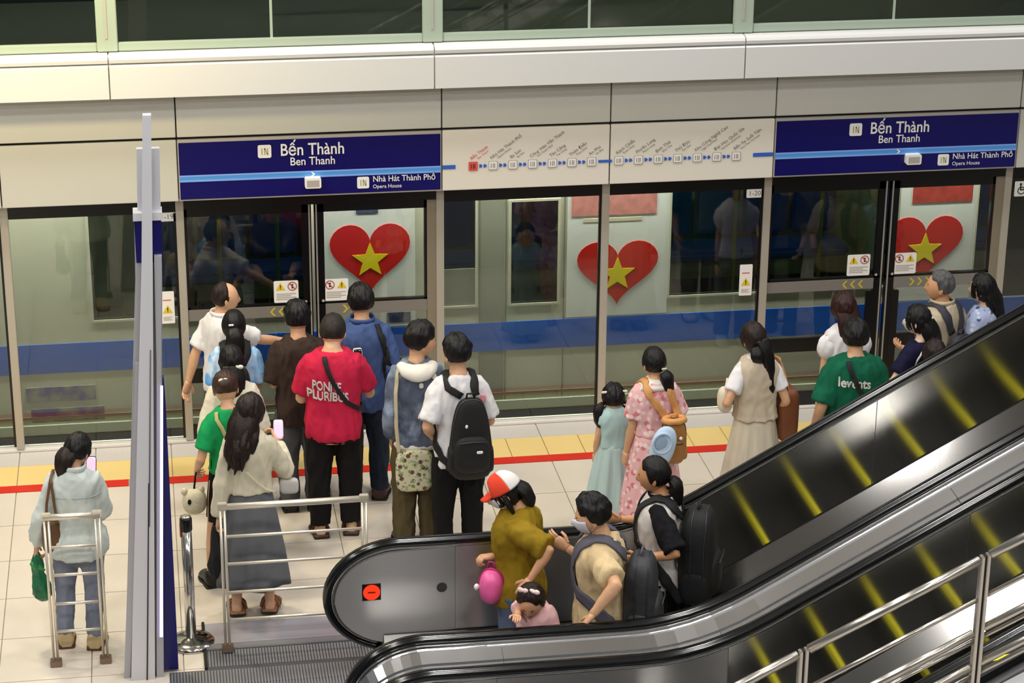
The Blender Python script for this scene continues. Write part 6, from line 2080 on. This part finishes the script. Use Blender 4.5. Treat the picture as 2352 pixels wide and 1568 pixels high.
m = MB(); m.tube([q + Vector((0, -.02, .105)), q + Vector((.01, -.01, .16)), q + Vector((.01, .02, .16)), q + Vector((0, .03, .105))], 0.008, 6); cpart(p, b, 'carry_loop', m, MATS['pink_deep'])
m = MB(); m.ellipsoid(q + p.w2l((1.67, -4.62, 0.885)) - p.w2l((1.765, -4.62, 0.885)), .018, .018, .022, 10, 8); cpart(p, b, 'bag_charm', m, MATS['sign_white'])

# ---- 22 toddler in pink
p = Person('little girl in a pink top with a hand on the escalator rail', (1.965, -5.04), 1.17, 145, 'f', 1.04, skin=(212, 160, 126))
p.pose({1: p.w2l((1.80, -5.36, 1.05))}, {1: (0.6, 0.2, -1)})
p.head_setup(10, 34, hs=1.30); p.body({1: 0.35}, {1: (1, 0, 0)}); p.face(); p.hair_cap(DBR, 0.05, 0.40, -0.4, -0.3, 0.3)
for sd, c in ((-1, (236, 214, 208)), (1, (230, 200, 196))): clip(p, p.hpt(sd * 0.16, 0.02, 0.53), c, 'hair_bow', 0.022)
m = p.mb(); p.lock(m, [p.hpt(0, -0.30, 0.0), p.hpt(0, -0.42, -0.3), p.hpt(0, -0.40, -0.6)], [.055, .055, .012], 0.7); p.child('hair_length', m, DBR)
p.top('top', cloth('baby_pink', (232, 184, 184), 0.05), 0.48, 0.014, 0.5, 1.25); p.pants('leggings', cloth('rose_legging', (190, 140, 146), 0.05)); p.shoes(MATS['shoe_white'])

# ---- 23 man in beige tee with mask
p = Person('man in a beige tee and pale mask with one hand on the escalator rail', (2.375, -4.99), 1.635, 72, 'm', 1.10, skin=(212, 164, 126))
p.pose({-1: p.w2l((2.245, -5.40, 1.045)), 1: p.w2l((2.215, -4.72, 1.17))}, {-1: (-1, -0.8, 0.1), 1: (0.3, -0.6, -1)})
p.head_setup(8, 14); p.body({-1: 0.25, 1: 0.5}, {-1: (1, 0, 0), 1: (0, 0, 1)}); p.face(); p.hair_cap(BLK, 0.10, 0.38, -0.36, -0.05, 0.16, vol_top=0.05, rough=2.0)
p.mask(mat('mask_lilac', (206, 206, 218), 0.8))
p.top('tee', cloth('sand_cotton', (208, 184, 142), 0.05), 0.455, 0.022, 0.80, 1.25, wr=0.019)
p.pants('trousers', BLACKCLOTH); p.shoes(MATS['shoe_black'])
backpack(p, 'charcoal backpack with grey straps on the man in the beige tee', mat('charcoal_nylon', (50, 52, 56), 0.55, var=0.25, vscale=12, bump=0.2, bscale=50), 0.42, 0.775, 0.165, 0.115, mat('strap_grey', (82, 80, 92), 0.7), strap_w=0.068, taper=0.2)
m = p.mb(); q = p.wr[-1]; dd = (p.el[-1] - q).normalized(); m.ellipsoid(q + dd * 0.03 + Vector((0, 0, 0.02)), .018, .018, .010, 12, 8); p.child('wristwatch', m, BLACKCLOTH)
m = p.mb(); m.tube([p.hpt(.02, .02, .54), p.hpt(.0, .0, .64), p.hpt(-.05, .03, .66)], [.014, .016, .006], 8); p.child('hair_tuft', m, BLK)

# ---- 24 woman in raglan tee with black backpack
p = Person('woman with a black ponytail in a white and black raglan tee beside the escalator panel', (2.865, -4.46), 1.63, 68, 'f', 1.04, skin=(196, 142, 100))
p.pose({1: p.w2l((2.66, -4.17, 1.075)), -1: p.w2l((2.70, -4.66, 1.03))}, {-1: (-0.6, -1.0, -0.6), 1: (0.5, -1, -0.3)})
p.head_setup(2, 8); p.body({1: 0.5, -1: 0.6}, {1: (0, -1, 0.5)}); p.face(); p.hair_cap(BLK, 0.045, nape=-0.5, side=-0.25, sidey=0.25, rough=0.5)
m = p.mb(); p.lock(m, [p.hpt(0, -0.42, -0.12), p.hpt(0, -0.56, -0.32), p.hpt(0.02, -0.50, -0.75), p.hpt(0.06, -0.40, -1.15)], [.030, .055, .055, .012], 0.8)
p.lock(m, [p.hpt(0.18, -0.1, -0.4), p.hpt(0.24, 0.05, -0.75), p.hpt(0.22, 0.15, -1.1)], [.03, .035, .01], 0.7); p.child('ponytail', m, BLK)
m = p.mb(); m.tube([p.hpt(.085 * math.cos(2 * math.pi * i / 12), -0.50 + .04 * math.sin(2 * math.pi * i / 12), -0.20 + .06 * math.sin(2 * math.pi * i / 12)) for i in range(12)], .013, 8, closed=True); p.child('hair_tie', m, mat('tie_cream', (226, 222, 170), 0.7))
o = p.top('tee', cloth('raglan_white', (214, 208, 202), 0.04), 0.47, 0.020, 0.92, 1.3, wr=0.017, sleeve_mat=cloth('raglan_black', (18, 17, 22), 0.1))
collar(p, MATS['raglan_black'], h=0.014)
p.pants('trousers', BLACKCLOTH); p.shoes(MATS['shoe_white'])
backpack(p, 'bulky black backpack on the woman in the raglan tee', BLACKNYL, 0.40, 0.80, 0.175, 0.125, strap_w=0.06, taper=0.15)

run_pending()
run_join()
